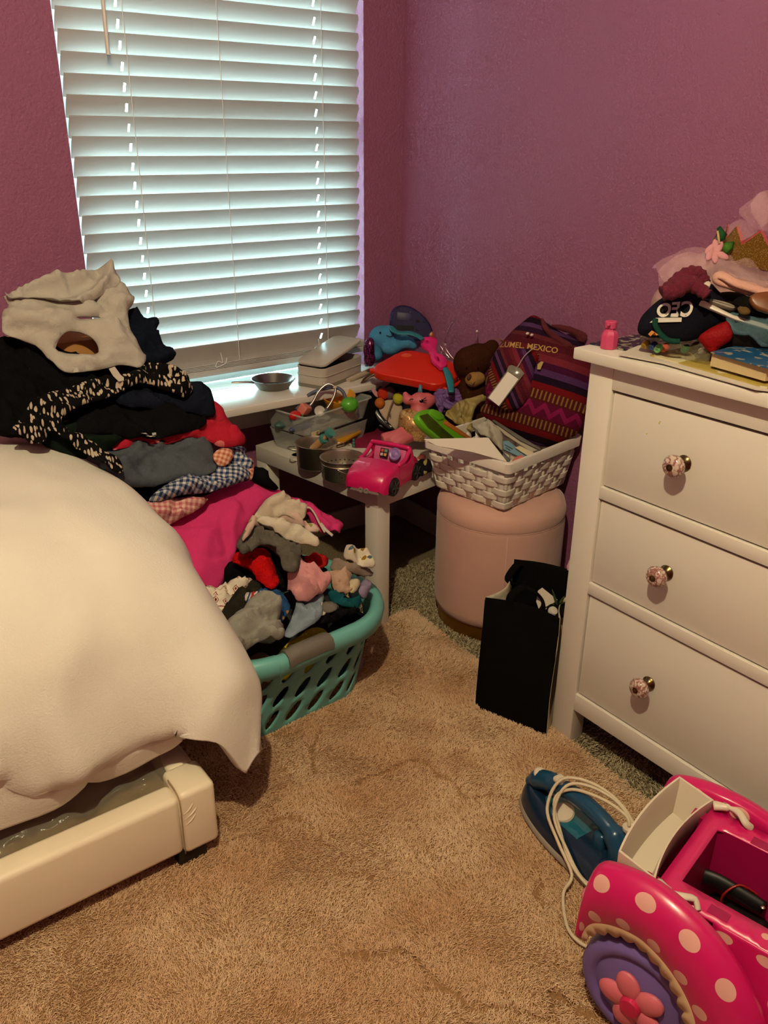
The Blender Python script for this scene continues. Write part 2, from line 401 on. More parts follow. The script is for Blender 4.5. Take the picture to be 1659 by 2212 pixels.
# keep the bed's and the basket's footprints free of needless fibres
kp &= ~((rp[:, 0] < -1.5) & (rp[:, 1] > -.95)); rp, rz = rp[kp], rz[kp]
ra_ = rug_a(rp[:, 0], rp[:, 1]); gx_ = (rug_a(rp[:, 0]+.002, rp[:, 1])-ra_)*np.sign(ra_); gy_ = (rug_a(rp[:, 0], rp[:, 1]+.002)-ra_)*np.sign(ra_); wb_ = np.clip(.45+3.2*fbm(rp[:, 0]*4.1, rp[:, 1]*4.6+2.3, 33, 3), 0, 1)
fibres('rug_pile', rp, .0115, .00056, rug_f, rug, 8, .85, rz-.004, (np.arctan2(gy_, gx_), .95*np.exp(-np.abs(ra_)/.022)*wb_))
# ---- window, sill, apron
win = bpy.data.objects.new('window_1', None); COL.objects.link(win); win.location = (-.62, YW+.1, WZ0); struct(win); TM[win] = Matrix.Translation(win.location)
vinyl = M('white_vinyl', '#dfe3e2', .35, var=(8, .02))
SILL0 = .617
fy0, fy1 = YW+.085, YW+.135
fm = MB()
for lo, hi in (((WX0+.001, fy0, WZ0+.071), (WX0+.045, fy1, WZ1-.051)), ((WX1-.045, fy0, WZ0+.071), (WX1-.001, fy1, WZ1-.051)), ((WX0+.001, fy0, SILL0), (WX1-.001, fy1, WZ0+.07)), ((WX0+.001, fy0, WZ1-.05), (WX1-.001, fy1, WZ1-.001))): fm.box(lo, hi, .004)
fm.obj('window_frame', vinyl, win, world=True)
box_obj('meeting_rail', (WX0+.04, fy0+.005, 1.33), (WX1-.04, fy1-.005, 1.38), vinyl, win, bev=.004)
gm = bpy.data.materials.new('window_glass'); gm.use_nodes = True; t = NT(gm); out = gm.node_tree.nodes['Material Output']
tr = t.n('ShaderNodeBsdfTransparent'); tr.inputs[0].default_value = (.93, .97, .96, 1); gl = t.n('ShaderNodeBsdfGlossy'); gl.inputs['Roughness'].default_value = .02
mx = t.n('ShaderNodeMixShader'); t.link(t.n('ShaderNodeFresnel').outputs[0], mx.inputs[0]); t.link(tr.outputs[0], mx.inputs[1]); t.link(gl.outputs[0], mx.inputs[2]); t.link(mx.outputs[0], out.inputs[0])
for z0, z1 in ((WZ0+.07, 1.33), (1.38, WZ1-.05)): box_obj('pane', (WX0+.045, fy0+.02, z0), (WX1-.045, fy0+.024, z1), gm, win)
SILL = .615
sill_m = M('white_wood_sill', '#d6d0c8', .33, bump=(14, .12), var=(5, .03))
sl = MB(); sl.box((-1.20, -.129, SILL-.026), (-.045, YW, SILL), .006, 3); sl.box((WX0, YW-.002, SILL-.026), (WX1, YW+.09, SILL))
struct(sl.obj('trim_1', sill_m), 'deep white painted window sill')
struct(box_obj('trim_2', (-1.17, YW-.02, .475), (-.07, YW, SILL-.026), white_paint, bev=.004), 'white apron board under the window sill')
# ---- blinds
bl = thing('window_blind', 'white wooden slat blind hanging in the window', 'blind', (-.62, .105, .665))
slat_m = M('white_blind_slat', '#b4b0ae', .5, bump=(25, .06), var=(4, .02))
BX0, BX1, BY, DZ = -1.078, -.168, .108, .0487
CORDS = (-.918, -.655, -.322)
sw = .0625
def slat_mesh():
    out = [(BX0, -sw/2), (BX1, -sw/2), (BX1, sw/2), (BX0, sw/2)]
    hl = [[(c-.0035, -.012), (c+.0035, -.012), (c+.0035, .012), (c-.0035, .012)] for c in (CORDS[0], CORDS[2])]
    V, T, be, d = fill(out, hl, .02, 1); n = len(V); b = MB()
    crown = .0022*(1-(V[:, 1]/(sw/2))**2)
    b.add([(V[i, 0]+.62, V[i, 1], crown[i]+.0013) for i in range(n)]+[(V[i, 0]+.62, V[i, 1], crown[i]-.0013) for i in range(n)],
          list(T)+[(n+f[0], n+f[2], n+f[1]) for f in T]+[(e[1], e[0], n+e[0], n+e[1]) for e in be])
    return b
first = None
for k in range(29):
    z = .733+k*DZ
    if first is None:
        o = slat_mesh().obj('slat', slat_m, bl, sharp=40); first = o
    else: o = first.copy(); COL.objects.link(o); o.parent = bl
    o.location = (0, 0, z-.665); o.rotation_euler = (math.radians(-62), 0, 0)
for k in range(4):
    o = first.copy(); COL.objects.link(o); o.parent = bl; o.location = (0, -.012, .0265+k*.0042); o.rotation_euler = (0, 0, 0)
box_obj('bottom_rail', (BX0, .064, .668), (BX1, .128, .689), slat_m, bl, bev=.003)
box_obj('head_rail', (BX0, .08, 2.04), (BX1, .135, 2.095), slat_m, bl, bev=.003)
cord_m = M('white_cord', '#e2dedb', .8)
for c in CORDS:
    for yy in (.068, .148): MB().tube([(c+(.004 if yy < .1 else 0), yy, .68), (c, yy, 2.05)], .0011, 6).obj('ladder_cord', cord_m, bl, world=True)
for (a, b) in ((478, 783), (688, 752)):
    p = onY(a, b, .060); MB().tube(cr([p+Vector((0, 0, .03)), p+Vector((.004, 0, .0)), p+Vector((-.012, -.002, .006)), p+Vector((-.018, 0, -.012)), p+Vector((.012, -.003, -.004)), p+Vector((.02, 0, .012))], 5), .0012, 6).obj('cord_knot', cord_m, bl, world=True)
q0, q1 = onY(234, 118, .056), onY(222, 0, .056)
MB().tube([q0, q0+Vector((0, 0, .008)), q0+(q1-q0)*1.0, (q0.x, .075, 2.03)], [.0062, .0052, .0052, .0045], 10).obj('tilt_wand', M('clear_white_wand', '#cdc6c2', .35), bl, world=True)
# ================================================================== FURNITURE
# ---- dresser
DX, DY = -.5, -1.2
dr_m = M('white_stained_dresser', '#dcd5ca', .42, bump=(40, .05), var=(5, .02))
dres = thing('dresser', 'white wooden chest of drawers with painted ceramic knobs', 'dresser', (DX/2, DY-.53, 0))
YE = DY-1.06
tb = box_obj('top_board', (DX-.027, YE-.025, .936), (0-.004, DY+.025, .960), dr_m, dres, bev=.003)
for ya, yb in ((DY, DY-.06), (YE+.06, YE)):
    box_obj('leg', (DX, yb, 0), (DX+.045, ya, .936), dr_m, dres, bev=.002)
    box_obj('leg', (-.06, yb, 0), (-.015, ya, .936), dr_m, dres, bev=.002)
    box_obj('side_panel', (DX+.03, min(ya, yb)+.012, .104), (-.03, max(ya, yb)-.012, .936), dr_m, dres)
box_obj('back_panel', (-.022, YE+.05, .104), (-.016, DY-.05, .936), dr_m, dres)
for z0, z1 in ((.886, .936), (.650, .677), (.420, .448), (.104, .150)): box_obj('rail', (DX, YE+.06, z0), (DX+.022, DY-.06, z1), dr_m, dres, bev=.0015)
kn_w = M('glazed_ceramic', '#d9c8bb', .15, coat=.4, pat=lambda t: t.ramp(t.math('ABSOLUTE', t.math('SUBTRACT', t.noise(t.uv(co='Object'), 95, 2)[0], .5)), [(.03, '#8c5a54'), (.11, '#c7b3a5')]))
kn_m = M('antique_brass', '#6d5a3c', .28, 1.0)
for z0, z1, kz in ((.677, .886, .786), (.448, .650, .552), (.150, .420, .285)):
    d = box_obj('drawer', (DX+.006, YE+.0635, z0+.0035), (DX+.024, DY-.0635, z1-.0062), dr_m, dres, bev=.0012)
    box_obj('drawer_box', (DX+.024, YE+.08, z0+.012), (-.05, DY-.08, z1-.02), dr_m, d)
    for ky in (-1.445, YE+.245):
        mt = Matrix.Translation((DX+.006, ky, kz)) @ Matrix.Rotation(-math.pi/2, 4, 'Y')
        k = MB().lathe([(.0, .0465), (.010, .047), (.018, .044), (.0225, .0365), (.0205, .028), (.013, .0225), (.0, .0225)], 28, mt).obj('knob', kn_w, d, sharp=60)
        MB().lathe([(.0, 0), (.0145, 0), (.0155, .003), (.013, .006), (.008, .010), (.007, .024), (0, .024)], 24, mt).obj('knob_base', kn_m, k, sharp=50)
        MB().lathe([(.0, .045), (.0068, .0462), (.0065, .0485), (.0032, .0495), (.0028, .051), (0, .0518)], 18, mt).obj('knob_cap', kn_m, k, sharp=50)
# green paint specks on the top drawer
sp_m = M('yellow_green_paint_speck', '#b9b53a', .5)
for a, b, s in ((1424, 914, .0016), (1426, 911, .001), (1397, 937, .0012)):
    p = onX(a, b, DX+.0058); MB().ell(p, (.0006, s, s*1.4), None, 8, 6).obj('paint_speck', sp_m, dres, world=True)
# ---- small white square side table, turned a little in the corner
lack = M('white_laminate', '#d3ccc2', .4, var=(4, .02))
TA = math.radians(9.0); tbl = thing('side_table', 'square white side table with thick legs in the corner below the window', 'table', (-.348, -.256, 0), TA)
MB().box((-.275, -.275, .40), (.275, .275, .45), .0015).obj('tabletop', lack, tbl)
for sx in (-1, 1):
    for sy in (-1, 1): MB().box((sx*.2745-(.05 if sx > 0 else 0), sy*.2745-(.05 if sy > 0 else 0), 0), (sx*.2745+(.05 if sx < 0 else 0), sy*.2745+(.05 if sy < 0 else 0), .40), .0015).obj('leg', lack, tbl)
ring = M('faint_cup_ring', '#9a8f80', .5)
p = onZ(642, 982, .4502); MB().lathe([(.0155, 0), (.0168, .0002), (.018, 0)], 32).obj('cup_ring', ring, tbl, loc=TM[tbl].inverted() @ p)
# ---- ottoman
OC = (-.222, -.698); otto = thing('ottoman', 'round dusty pink velvet ottoman with a gold base ring', 'ottoman', (OC[0], OC[1], 0))
vel = M('pink_velvet', '#c69b8e', .75, bump=(60, .12), var=(7, .12), sheen=.25, spec=.1)
MB().lathe([(0, .05), (.170, .05), (.183, .056), (.187, .08), (.187, .340), (.1862, .352), (.1850, .357)], 64).obj('body', vel, otto, sharp=60)
MB().lathe([(.1845, .356), (.1862, .359), (.1872, .366), (.1866, .380), (.180, .402), (.158, .416), (.10, .421), (0, .422)], 64).obj('seat_cushion', vel, otto, sharp=60)
MB().tube([(.1855*math.cos(a), .1855*math.sin(a), .3565) for a in np.linspace(0, 2*math.pi, 64, endpoint=False)], .0013, 6, closed=True).obj('piping', vel, otto, sharp=180)
a0 = math.radians(232); MB().tube([(.1872*math.cos(a0), .1872*math.sin(a0), z) for z in (.06, .2, .35)], .0012, 6).obj('seam', vel, otto, sharp=180)
MB().lathe([(0, 0), (.172, 0), (.174, .004), (.174, .050), (0, .05)], 64).obj('base_ring', M('brushed_brass', '#a8772a', .35, .9, var=(14, .15)), otto, sharp=50)
# ---- bed
bed = thing('bed_frame', 'low bed frame covered in cream faux leather with black feet', 'bed', (-1.40, -1.05, 0))
lea = M('cream_faux_leather', '#eadcc2', .33, bump=(70, .08), var=(5, .03), spec=.5)
blk = M('black_wood', '#17130f', .5)
BX, BYN, BYF = -1.338, -1.078, -.03    # foot end, near side, far side
def pad(name, lo, hi, bev, amp=.003, seed=1, parent=bed):
    b = MB().box(lo, hi, bev, 4); o = b.obj(name, lea, parent, world=True, sharp=60); return o
pad('side_rail', (-3.2, BYN, .052), (BX-.073, BYN+.055, .189), .012)
pad('corner_cap', (BX-.075, BYN-.004, .048), (BX, BYN+.085, .197), .012)
pad('foot_rail', (BX-.062, BYN+.078, .052), (BX-.006, BYF-.05, .194), .014)
pad('side_rail', (-3.2, BYF-.055, .052), (BX-.073, BYF, .189), .012)
pad('corner_cap', (BX-.075, BYF-.08, .048), (BX, BYF+.004, .197), .012)
sm = M('tan_seam_thread', '#a08b66', .8)
MB().tube(cr([(BX-.074, BYN-.002, .052), (BX-.0745, BYN-.003, .12), (BX-.074, BYN-.003, .176), (BX-.074, BYN+.01, .196), (BX-.074, BYN+.05, .199)], 5), .0013, 6).obj('seam', sm, bed, world=True, sharp=180)
for zc, w in ((.135, .03), (.12, .026), (.148, .022)):   # puckers of the leather by the corner
    MB().tube(cr([(BX-.070, BYN-.001, zc), (BX-.070+w*.6, BYN-.0035, zc+.010), (BX-.070+w, BYN-.002, zc+.022)], 4), [.0008]+[.0022]*7+[.0008], 8).obj('pucker', lea, bed, world=True, sharp=180)
for x, y in ((BX-.055, BYN+.035), (-3.1, BYN+.035), (BX-.055, BYF-.035), (-3.1, BYF-.035)):
    MB().box((x-.03, y-.028, 0), (x+.03, y+.028, .056), .003).obj('foot', blk, bed, world=True)
box_obj('slat_base', (-3.15, BYN+.06, .13), (BX-.07, BYF-.06, .16), M('pine_slat', '#9c7a4e', .7, bump=(20, .1)), bed)
matt = box_obj('mattress', (-3.15, BYN+.17, .162), (BX-.085, BYF-.08, .50), FAB('#b9b2a6'), bev=.03, sharp=60, seg=3)
tag(matt, 'grey white mattress in the low bed frame, under the white duvet', 'mattress')
# clear plastic wrapping bag tucked between rail and mattress
pb_m = M('crinkled_clear_plastic', '#c9c4ae', .12, trans=.75, alpha=.55, bump=(26, .8), ior=1.2)
u = np.linspace(0, 1, 90); v = np.linspace(0, 1, 26); U, Vv = np.meshgrid(u, v, indexing='ij')
xx = -2.2+U*.80; yy = BYN+.066+Vv*.075; zz = .15+.07*Vv**.8+.03*fbm(U*16, Vv*4, 3, 3)+.01
yy = yy+.02*fbm(U*30, Vv*5, 8, 3)
pbag = MB().grid(np.stack([xx, yy, zz], 2)).obj('plastic_wrapping', pb_m, sharp=180); solid(pbag, .0012)
tag(pbag, 'crinkled clear plastic wrapping stuffed between the bed rail and the mattress', 'plastic wrap')
# ---- duvet, draped over foot end and near side with a hanging corner
duv_m = M('white_seersucker_duvet', '#e0dace', .95, bump=(240, .32, 3), var=(30, .02), spec=.08)
cols = []
def colm(inner, pts): cols.append(cr([inner]+pts, 8))
for x in (-2.9, -2.4, -2.05, -1.85, -1.70, -1.58):
    w_ = .010*math.sin(x*19); hz = .232+.008*math.sin(x*9+1)
    colm((x, -.02, .60), [(x, -.33, .655), (x, -.60, .648), (x, -.81, .605+w_), (x-.002, -.925, .53), (x, -.982+w_, .42), (x, -1.0-w_*.5, hz+.07), (x, -.988, hz)])
I0 = (-1.60, -.02, .605)
colm(I0, [(-1.56, -.33, .655), (-1.50, -.60, .642), (-1.48, -.80, .60), (-1.47, -.92, .52), (-1.465, -.978, .42), (-1.46, -.998, .31), (-1.455, -.985, .240)])
colm(I0, [(-1.53, -.33, .655), (-1.45, -.60, .638), (-1.415, -.80, .60), (-1.40, -.925, .52), (-1.393, -.985, .42), (-1.39, -1.008, .31), (-1.388, -.995, .252)])
colm(I0, [(-1.50, -.33, .652), (-1.40, -.58, .63), (-1.352, -.78, .59), (-1.325, -.915, .51), (-1.315, -.995, .41), (-1.320, -1.032, .33), (-1.335, -1.04, .288)])
colm(I0, [(-1.48, -.33, .65), (-1.37, -.55, .625), (-1.315, -.75, .58), (-1.278, -.89, .50), (-1.262, -.985, .39), (-1.266, -1.03, .28), (-1.280, -1.05, .180)])
colm(I0, [(-1.46, -.32, .648), (-1.345, -.52, .62), (-1.29, -.69, .575), (-1.248, -.82, .49), (-1.226, -.92, .37), (-1.230, -.985, .28), (-1.243, -1.03, .208)])
colm(I0, [(-1.45, -.30, .645), (-1.335, -.46, .62), (-1.278, -.60, .575), (-1.238, -.715, .48), (-1.230, -.785, .36), (-1.255, -.84, .26), (-1.285, -.90, .20)])
colm(I0, [(-1.45, -.24, .64), (-1.335, -.35, .62), (-1.272, -.45, .575), (-1.245, -.54, .48), (-1.258, -.60, .36), (-1.28, -.63, .27), (-1.29, -.65, .22)])
colm(I0, [(-1.46, -.15, .63), (-1.345, -.22, .605), (-1.29, -.27, .56), (-1.262, -.31, .47), (-1.272, -.33, .36), (-1.28, -.335, .27), (-1.285, -.335, .22)])
colm(I0, [(-1.47, -.06, .61), (-1.36, -.08, .59), (-1.30, -.09, .54), (-1.28, -.10, .45), (-1.285, -.10, .36), (-1.29, -.10, .28), (-1.292, -.10, .22)])
A = np.array(cols); A[..., 2] += .026*np.clip((A[..., 2]-.45)/.12, 0, 1)                                       # columns x points x 3
A = np.array([cr(A[:, j], 9) for j in range(A.shape[1])]).transpose(1, 0, 2)
du = np.gradient(A, axis=0); dv = np.gradient(A, axis=1); nn = np.cross(du, dv); nn /= (np.linalg.norm(nn, axis=2, keepdims=True)+1e-9)
nn *= np.where((nn[..., 2:3]) < 0, -1, 1)
gx, gy, gz = A[..., 0], A[..., 1], A[..., 2]
top = np.clip((gz-.5)/.1, 0, 1)
wr = .55*(1-np.abs(np.sin(26*(gx*.5+gy*.3)+7*fbm(gx*5, gy*5, 3, 2))))*np.clip(fbm(gx*4, gy*4, 9, 2)*3+.35, 0, 1)
hang = (1-top)*(1-np.abs(np.sin(11*(gx-gy)+3*fbm(gx*6+gz*3, gy*6, 5, 2))))
off = .026*wr*top+.022*hang+.04*fbm(gx*4+gz*2, gy*4, 7, 3)+.010*np.abs(fbm(gx*11+gz*5, gy*11-gz*4, 17, 3))
fade = np.ones(A.shape[1]); fade[:6] = np.linspace(0, 1, 6)
A = A+nn*(off*fade[None])[..., None]
duv = MB().grid(A).obj('duvet', duv_m, sharp=180); solid(duv, .022, -1.0); 
tag(duv, 'rumpled white crinkle-textured duvet draped over the bed with its corner hanging down', 'duvet')
# ================================================================== LAUNDRY: the heap by the window and the teal basket
def z1(L): return [(x/2.9625, 540+y/2.9625) for x, y in L]
def z2(L): return [(300+x/2.9625, 960+y/2.9625) for x, y in L]
def z8(L): return [(460+x/4.608, 1080+y/4.608) for x, y in L]
PILE = Frame((-1.19, -.10, 1.02), (0, -.78, .625))
BSK = Frame((-.95, -.70, .345), (0, -.52, .855))
# ---- printed cloth materials
def p_leopard(t):
    v = t.uv(1.2, .5, .25); n = t.noise(v, 26, 2)[1]; vv = t.n('ShaderNodeVectorMath', operation='ADD'); t.link(v, vv.inputs[0])
    sc = t.n('ShaderNodeVectorMath', operation='SCALE'); t.link(n, sc.inputs[0]); sc.inputs['Scale'].default_value = .012; t.link(sc.outputs[0], vv.inputs[1])
    f = t.voro(vv.outputs[0], 115, 'F1', .9)[0]; return t.ramp(f, [(0, '#b9a894'), (.36, '#b9a894'), (.41, '#0b0a0b')])
def p_gingham(a, b, w, rot=.35, s=62):
    def f(t):
        x = t.sep(t.uv(s, s, rot)); k = [t.math('GREATER_THAN', t.math('FRACT', x[i]), .5) for i in (0, 1)]
        return t.ramp(t.math('MULTIPLY', t.math('ADD', k[0], k[1]), .5), [(0, a), (.25, b), (.75, w)], 'CONSTANT')
    return f
def p_blots(base, c1, s=22, th=.38, c2=None):
    def f(t):
        o = t.voro(t.uv(), s, 'F1', 1); m = t.math('LESS_THAN', o[0], th); sel = t.sep(o[1])
        col = lin(c1) if not c2 else t.mix(t.math('GREATER_THAN', sel[0], .55), lin(c1), lin(c2))
        return t.mix(t.math('MULTIPLY', m, t.math('GREATER_THAN', sel[1], .3)), lin(base), col)
    return f
def p_nordic(t):
    x = t.sep(t.uv(44, 44, .5)); fx = t.math('ABSOLUTE', t.math('SUBTRACT', t.math('FRACT', x[0]), .5)); fy = t.math('ABSOLUTE', t.math('SUBTRACT', t.math('FRACT', x[1]), .5))
    d = t.math('ADD', fx, fy); a = t.math('LESS_THAN', d, .13); b = t.math('MULTIPLY', t.math('GREATER_THAN', d, .24), t.math('LESS_THAN', d, .31))
    ln_ = t.math('LESS_THAN', t.math('ABSOLUTE', t.math('SUBTRACT', t.math('FRACT', t.math('MULTIPLY', x[1], .5)), .5)), .03)
    return t.mix(t.math('MAXIMUM', t.math('MAXIMUM', a, b), ln_), lin('#d9cdbd'), lin('#7d1a1c'))
def p_flag(t):
    x = t.sep(t.uv(55, 55, .8)); f = t.math('FRACT', t.math('ADD', x[0], t.math('MULTIPLY', t.noise(t.uv(), 40)[0], .8)))
    return t.ramp(f, [(0, '#b23a30'), (.38, '#d5cabd'), (.6, '#2e4a7d'), (.85, '#d5cabd')], 'CONSTANT')
def PF(name, pat, rough=.9): return M(name, rough=rough, pat=pat, bump=(420, .35), bump2=(30, .18), spec=.08)
def G(name, label, px, fr, mat, **k): return tag(cloth(name, px, fr, mat, **k), label, k.pop('cat', 'clothing'), 'clothes heaped by the window' if fr is PILE else 'clothes in the laundry basket')
# ---- what the heap stands on
card = M('brown_cardboard', '#a9773f', .85, bump=(30, .1), var=(8, .05))
cb = MB().box((-1.31, -.255, .617), (-1.13, -.03, .895), .003); cbo = cb.obj('cardboard_box', card)
tag(cbo, 'brown cardboard box hidden in the heap, showing through the grey shirt armhole', 'box')
heap_m = FAB('#0e0d10', 'black_cotton')
hp = blob('clothes_bundle', [((-1.06, -.21, .16), (.19, .20, .17)), ((-1.08, -.17, .36), (.17, .17, .16)), ((-1.10, -.16, .48), (.15, .12, .10)), ((-.86, -.20, .14), (.13, .19, .15)), ((-.86, -.16, .33), (.12, .13, .13)), ((-.97, -.31, .16), (.17, .09, .17)), ((-1.02, -.30, .33), (.16, .10, .10))], heap_m, voxel=.014)
tag(hp, 'bundle of black clothes at the bottom of the heap, in the gap beside the table', 'clothing', 'clothes heaped by the window')
# ---- heap by the window, from the bottom layer up
dnavy, black_f, green_f = FAB('#10131f', 'navy_knit'), FAB('#09090b', 'black_jersey'), FAB('#101a12', 'dark_green_cotton')
G('gingham_dress', 'pink gingham cotton dress low in the heap, above the white duvet', z2([(-60, 400), (120, 372), (300, 358), (450, 340), (380, 430), (230, 500), (90, 560), (20, 560), (-40, 500)]), PILE, PF('pink_gingham', p_gingham('#b5636a', '#c98a86', '#d9b3a8', .3, 75)), lay=-.035, H=.035, amp=.010, fang=1.2, seed=4)
G('gingham_shirt', 'blue and white gingham shirt under the grey denim', z2([(40, 375), (130, 298), (330, 200), (470, 168), (482, 70), (560, 45), (660, 22), (690, 100), (712, 200), (690, 245), (560, 300), (430, 345), (300, 358), (230, 368), (120, 392), (60, 395)]), PILE, PF('blue_gingham', p_gingham('#27304f', '#6f7890', '#c6c2bd', .5, 78)), lay=-.030, H=.040, amp=.014, fang=.9, seed=8)
G('gingham_cuff', 'orange pink gingham cuff poking out beside the blue gingham', z2([(465, 60), (545, 30), (600, 80), (560, 145), (505, 150), (470, 110)]), PILE, PF('orange_gingham', p_gingham('#b3624c', '#cc8d74', '#d8b49c', .6, 90)), lay=.012, H=.012, amp=.006, seed=5, thick=.02)
G('gingham_cuff', 'salmon gingham sleeve edge at the right end of the blue gingham shirt', z2([(682, 92), (722, 95), (730, 160), (722, 228), (695, 238), (688, 160)]), PILE, MATS['orange_gingham'], lay=-.012, H=.016, amp=.005, seed=6, thick=.03)
G('dark_cardigan', 'black ruffled cardigan hanging at the right of the heap near the table leg', z2([(722, 140), (790, 165), (830, 230), (862, 260), (890, 300), (820, 300), (760, 262), (715, 235)]), PILE, black_f, lay=-.05, H=.05, amp=.012, seed=7, thick=.05)
G('denim_overalls', 'faded grey denim overalls folded across the heap', z1([(460, 1365), (600, 1310), (720, 1290), (960, 1235), (1080, 1225), (1200, 1195), (1320, 1190), (1350, 1290), (1385, 1425), (1290, 1465), (1200, 1460), (1040, 1510), (900, 1545), (760, 1560), (650, 1530), (560, 1440)]), PILE, FAB('#4b5057', 'faded_denim', var=.14), lay=-.005, H=.045, amp=.018, fang=1.0, ffr=26, seed=11, ridges=[(z1([(1000, 1290), (1110, 1300), (1200, 1230)]), .010, .006), (z1([(1205, 1230), (1240, 1370), (1375, 1395)]), .006, .004), (z1([(760, 1420), (900, 1360), (1010, 1280)]), .016, .012), (z1([(700, 1500), (740, 1430)]), -.012, .008)])
G('floral_blanket', 'red blanket with pale pink blossoms trailing out of the heap', z1([(690, 1300), (770, 1225), (870, 1185), (1050, 1175), (1200, 1160), (1265, 1070), (1350, 1060), (1335, 960), (1405, 1000), (1452, 1110), (1545, 1195), (1562, 1232), (1540, 1275), (1400, 1288), (1335, 1240), (1200, 1215), (1130, 1235), (1000, 1252), (900, 1258), (800, 1285)]), PILE, PF('red_blossom_print', p_blots('#a51f30', '#c96a70', 22, .36)), lay=.018, H=.035, amp=.012, fang=.4, seed=13)
G('dark_green_shirt', 'very dark green shirt between the black garments and the duvet', z1([(220, 1130), (420, 1140), (640, 1100), (860, 1120), (890, 1195), (770, 1232), (690, 1300), (560, 1352), (470, 1368), (360, 1300), (250, 1250)]), PILE, green_f, lay=.02, H=.04, amp=.010, fang=1.4, seed=15)
G('black_sweater', 'large black sweater spread over the left of the heap', z1([(-90, 620), (0, 585), (150, 556), (320, 620), (480, 700), (760, 720), (900, 760), (940, 860), (760, 960), (560, 1040), (380, 1120), (250, 1200), (120, 1225), (-10, 1215), (-90, 1150)]), PILE, black_f, lay=.02, H=.06, amp=.012, fang=.2, seed=17, thick=.03)
G('black_tee', 'black tee with a small white print in the middle of the heap', z1([(430, 1080), (560, 1020), (720, 950), (900, 980), (1150, 1000), (1300, 1060), (1318, 1140), (1180, 1185), (1000, 1215), (880, 1222), (700, 1190), (560, 1200), (450, 1160)]), PILE, FAB('#0a0a0c', 'black_tee_cotton'), lay=.045, H=.03, amp=.008, fang=.1, seed=19)
tee = bpy.data.objects['black_tee']; wp = M('white_screen_print', '#b9b4ac', .7)
for L in ([(905, 1165), (940, 1160), (975, 1172), (940, 1182)], [(930, 1190), (955, 1172), (985, 1192), (965, 1198)], [(985, 1150), (1014, 1140), (1018, 1158), (990, 1168)], [(975, 1170), (1012, 1168), (1000, 1180)]):
    p = [PILE.w(*PILE.at(x, y, .085), .0865) for x, y in z1(L)]; q = MB(); q.add(p+[a-PILE.n*.002 for a in p], [tuple(range(len(p)))]); conform(q.obj('print', wp, tee, sharp=0), tee, PILE.n)
G('navy_sweatshirt', 'folded navy sweatshirt at the right of the heap beside the window sill', z1([(700, 1000), (780, 900), (900, 850), (1060, 880), (1190, 840), (1310, 866), (1342, 900), (1385, 1078), (1300, 1085), (1150, 1040), (920, 1035)]), PILE, dnavy, lay=.055, H=.045, amp=.008, fang=.1, seed=21, thick=.03)
G('navy_hoodie', 'crumpled dark navy hoodie heaped against the blind', z1([(800, 430), (870, 465), (915, 500), (960, 490), (990, 510), (985, 548), (965, 562), (1005, 590), (1035, 640), (1090, 648), (1110, 700), (1085, 745), (1000, 760), (900, 800), (780, 790), (700, 740), (720, 560)]), PILE, FAB('#0f1420', 'navy_fleece'), lay=.0, H=.06, amp=.016, fang=.9, seed=23, thick=.04)
G('leopard_scarf', 'black scarf with cream animal print draped across the heap', z1([(38, 1200), (125, 1085), (235, 945), (500, 868), (640, 820), (800, 812), (930, 745), (1080, 735), (1155, 790), (1215, 862), (1220, 930), (1180, 962), (1110, 935), (1030, 905), (960, 870), (870, 868), (700, 948), (520, 1018), (430, 1062), (372, 1092), (425, 1150), (545, 1205), (645, 1290), (762, 1328), (790, 1410), (772, 1446), (700, 1410), (600, 1345), (500, 1275), (370, 1195), (300, 1150), (292, 1245), (170, 1248), (160, 1195)]), PILE, PF('animal_print_chiffon', p_leopard), lay=.092, H=.026, amp=.010, fang=1.1, ffr=55, seed=25, wd=.02, thick=.03)
# ---- grey hooded shirt on the very top, hood, armhole, slit neck and care tag
grey = FAB('#aea79d', 'heather_grey_jersey')
shirt = thing('grey_shirt', 'light grey hooded shirt lying on top of the heap', 'clothing', PILE.w(0, -.1, .09), group='clothes heaped by the window')
TM[shirt] = Matrix.Translation(shirt.location)
cloth('body', z1([(10, 405), (60, 385), (30, 330), (15, 300), (75, 330), (220, 310), (400, 330), (560, 300), (680, 240), (780, 215), (815, 270), (858, 350), (812, 402), (808, 470), (850, 580), (900, 650), (945, 690), (898, 770), (840, 748), (760, 742), (690, 772), (480, 790), (385, 780), (325, 710), (250, 632), (150, 582), (18, 545), (8, 490)]), PILE, grey, shirt, lay=.085, H=.042, amp=.008, fang=.5, ffr=24, seed=31, thick=.006,
      holes=[z1([(350, 655), (362, 600), (400, 555), (470, 540), (550, 560), (602, 598), (626, 640), (626, 684), (520, 690), (420, 670)]), z1([(470, 462), (500, 452), (560, 450), (645, 443), (640, 456), (560, 466), (505, 468)])],
      ridges=[(z1([(20, 470), (150, 490), (300, 520), (440, 480)]), .012, .010), (z1([(30, 520), (200, 535), (380, 545)]), -.010, .007), (z1([(720, 420), (780, 350), (850, 345)]), .014, .010), (z1([(730, 480), (760, 580), (860, 660)]), .010, .008), (z1([(380, 690), (500, 720), (680, 710)]), .010, .012), (z1([(80, 440), (250, 470), (420, 440), (620, 400), (740, 330)]), .010, .012)])
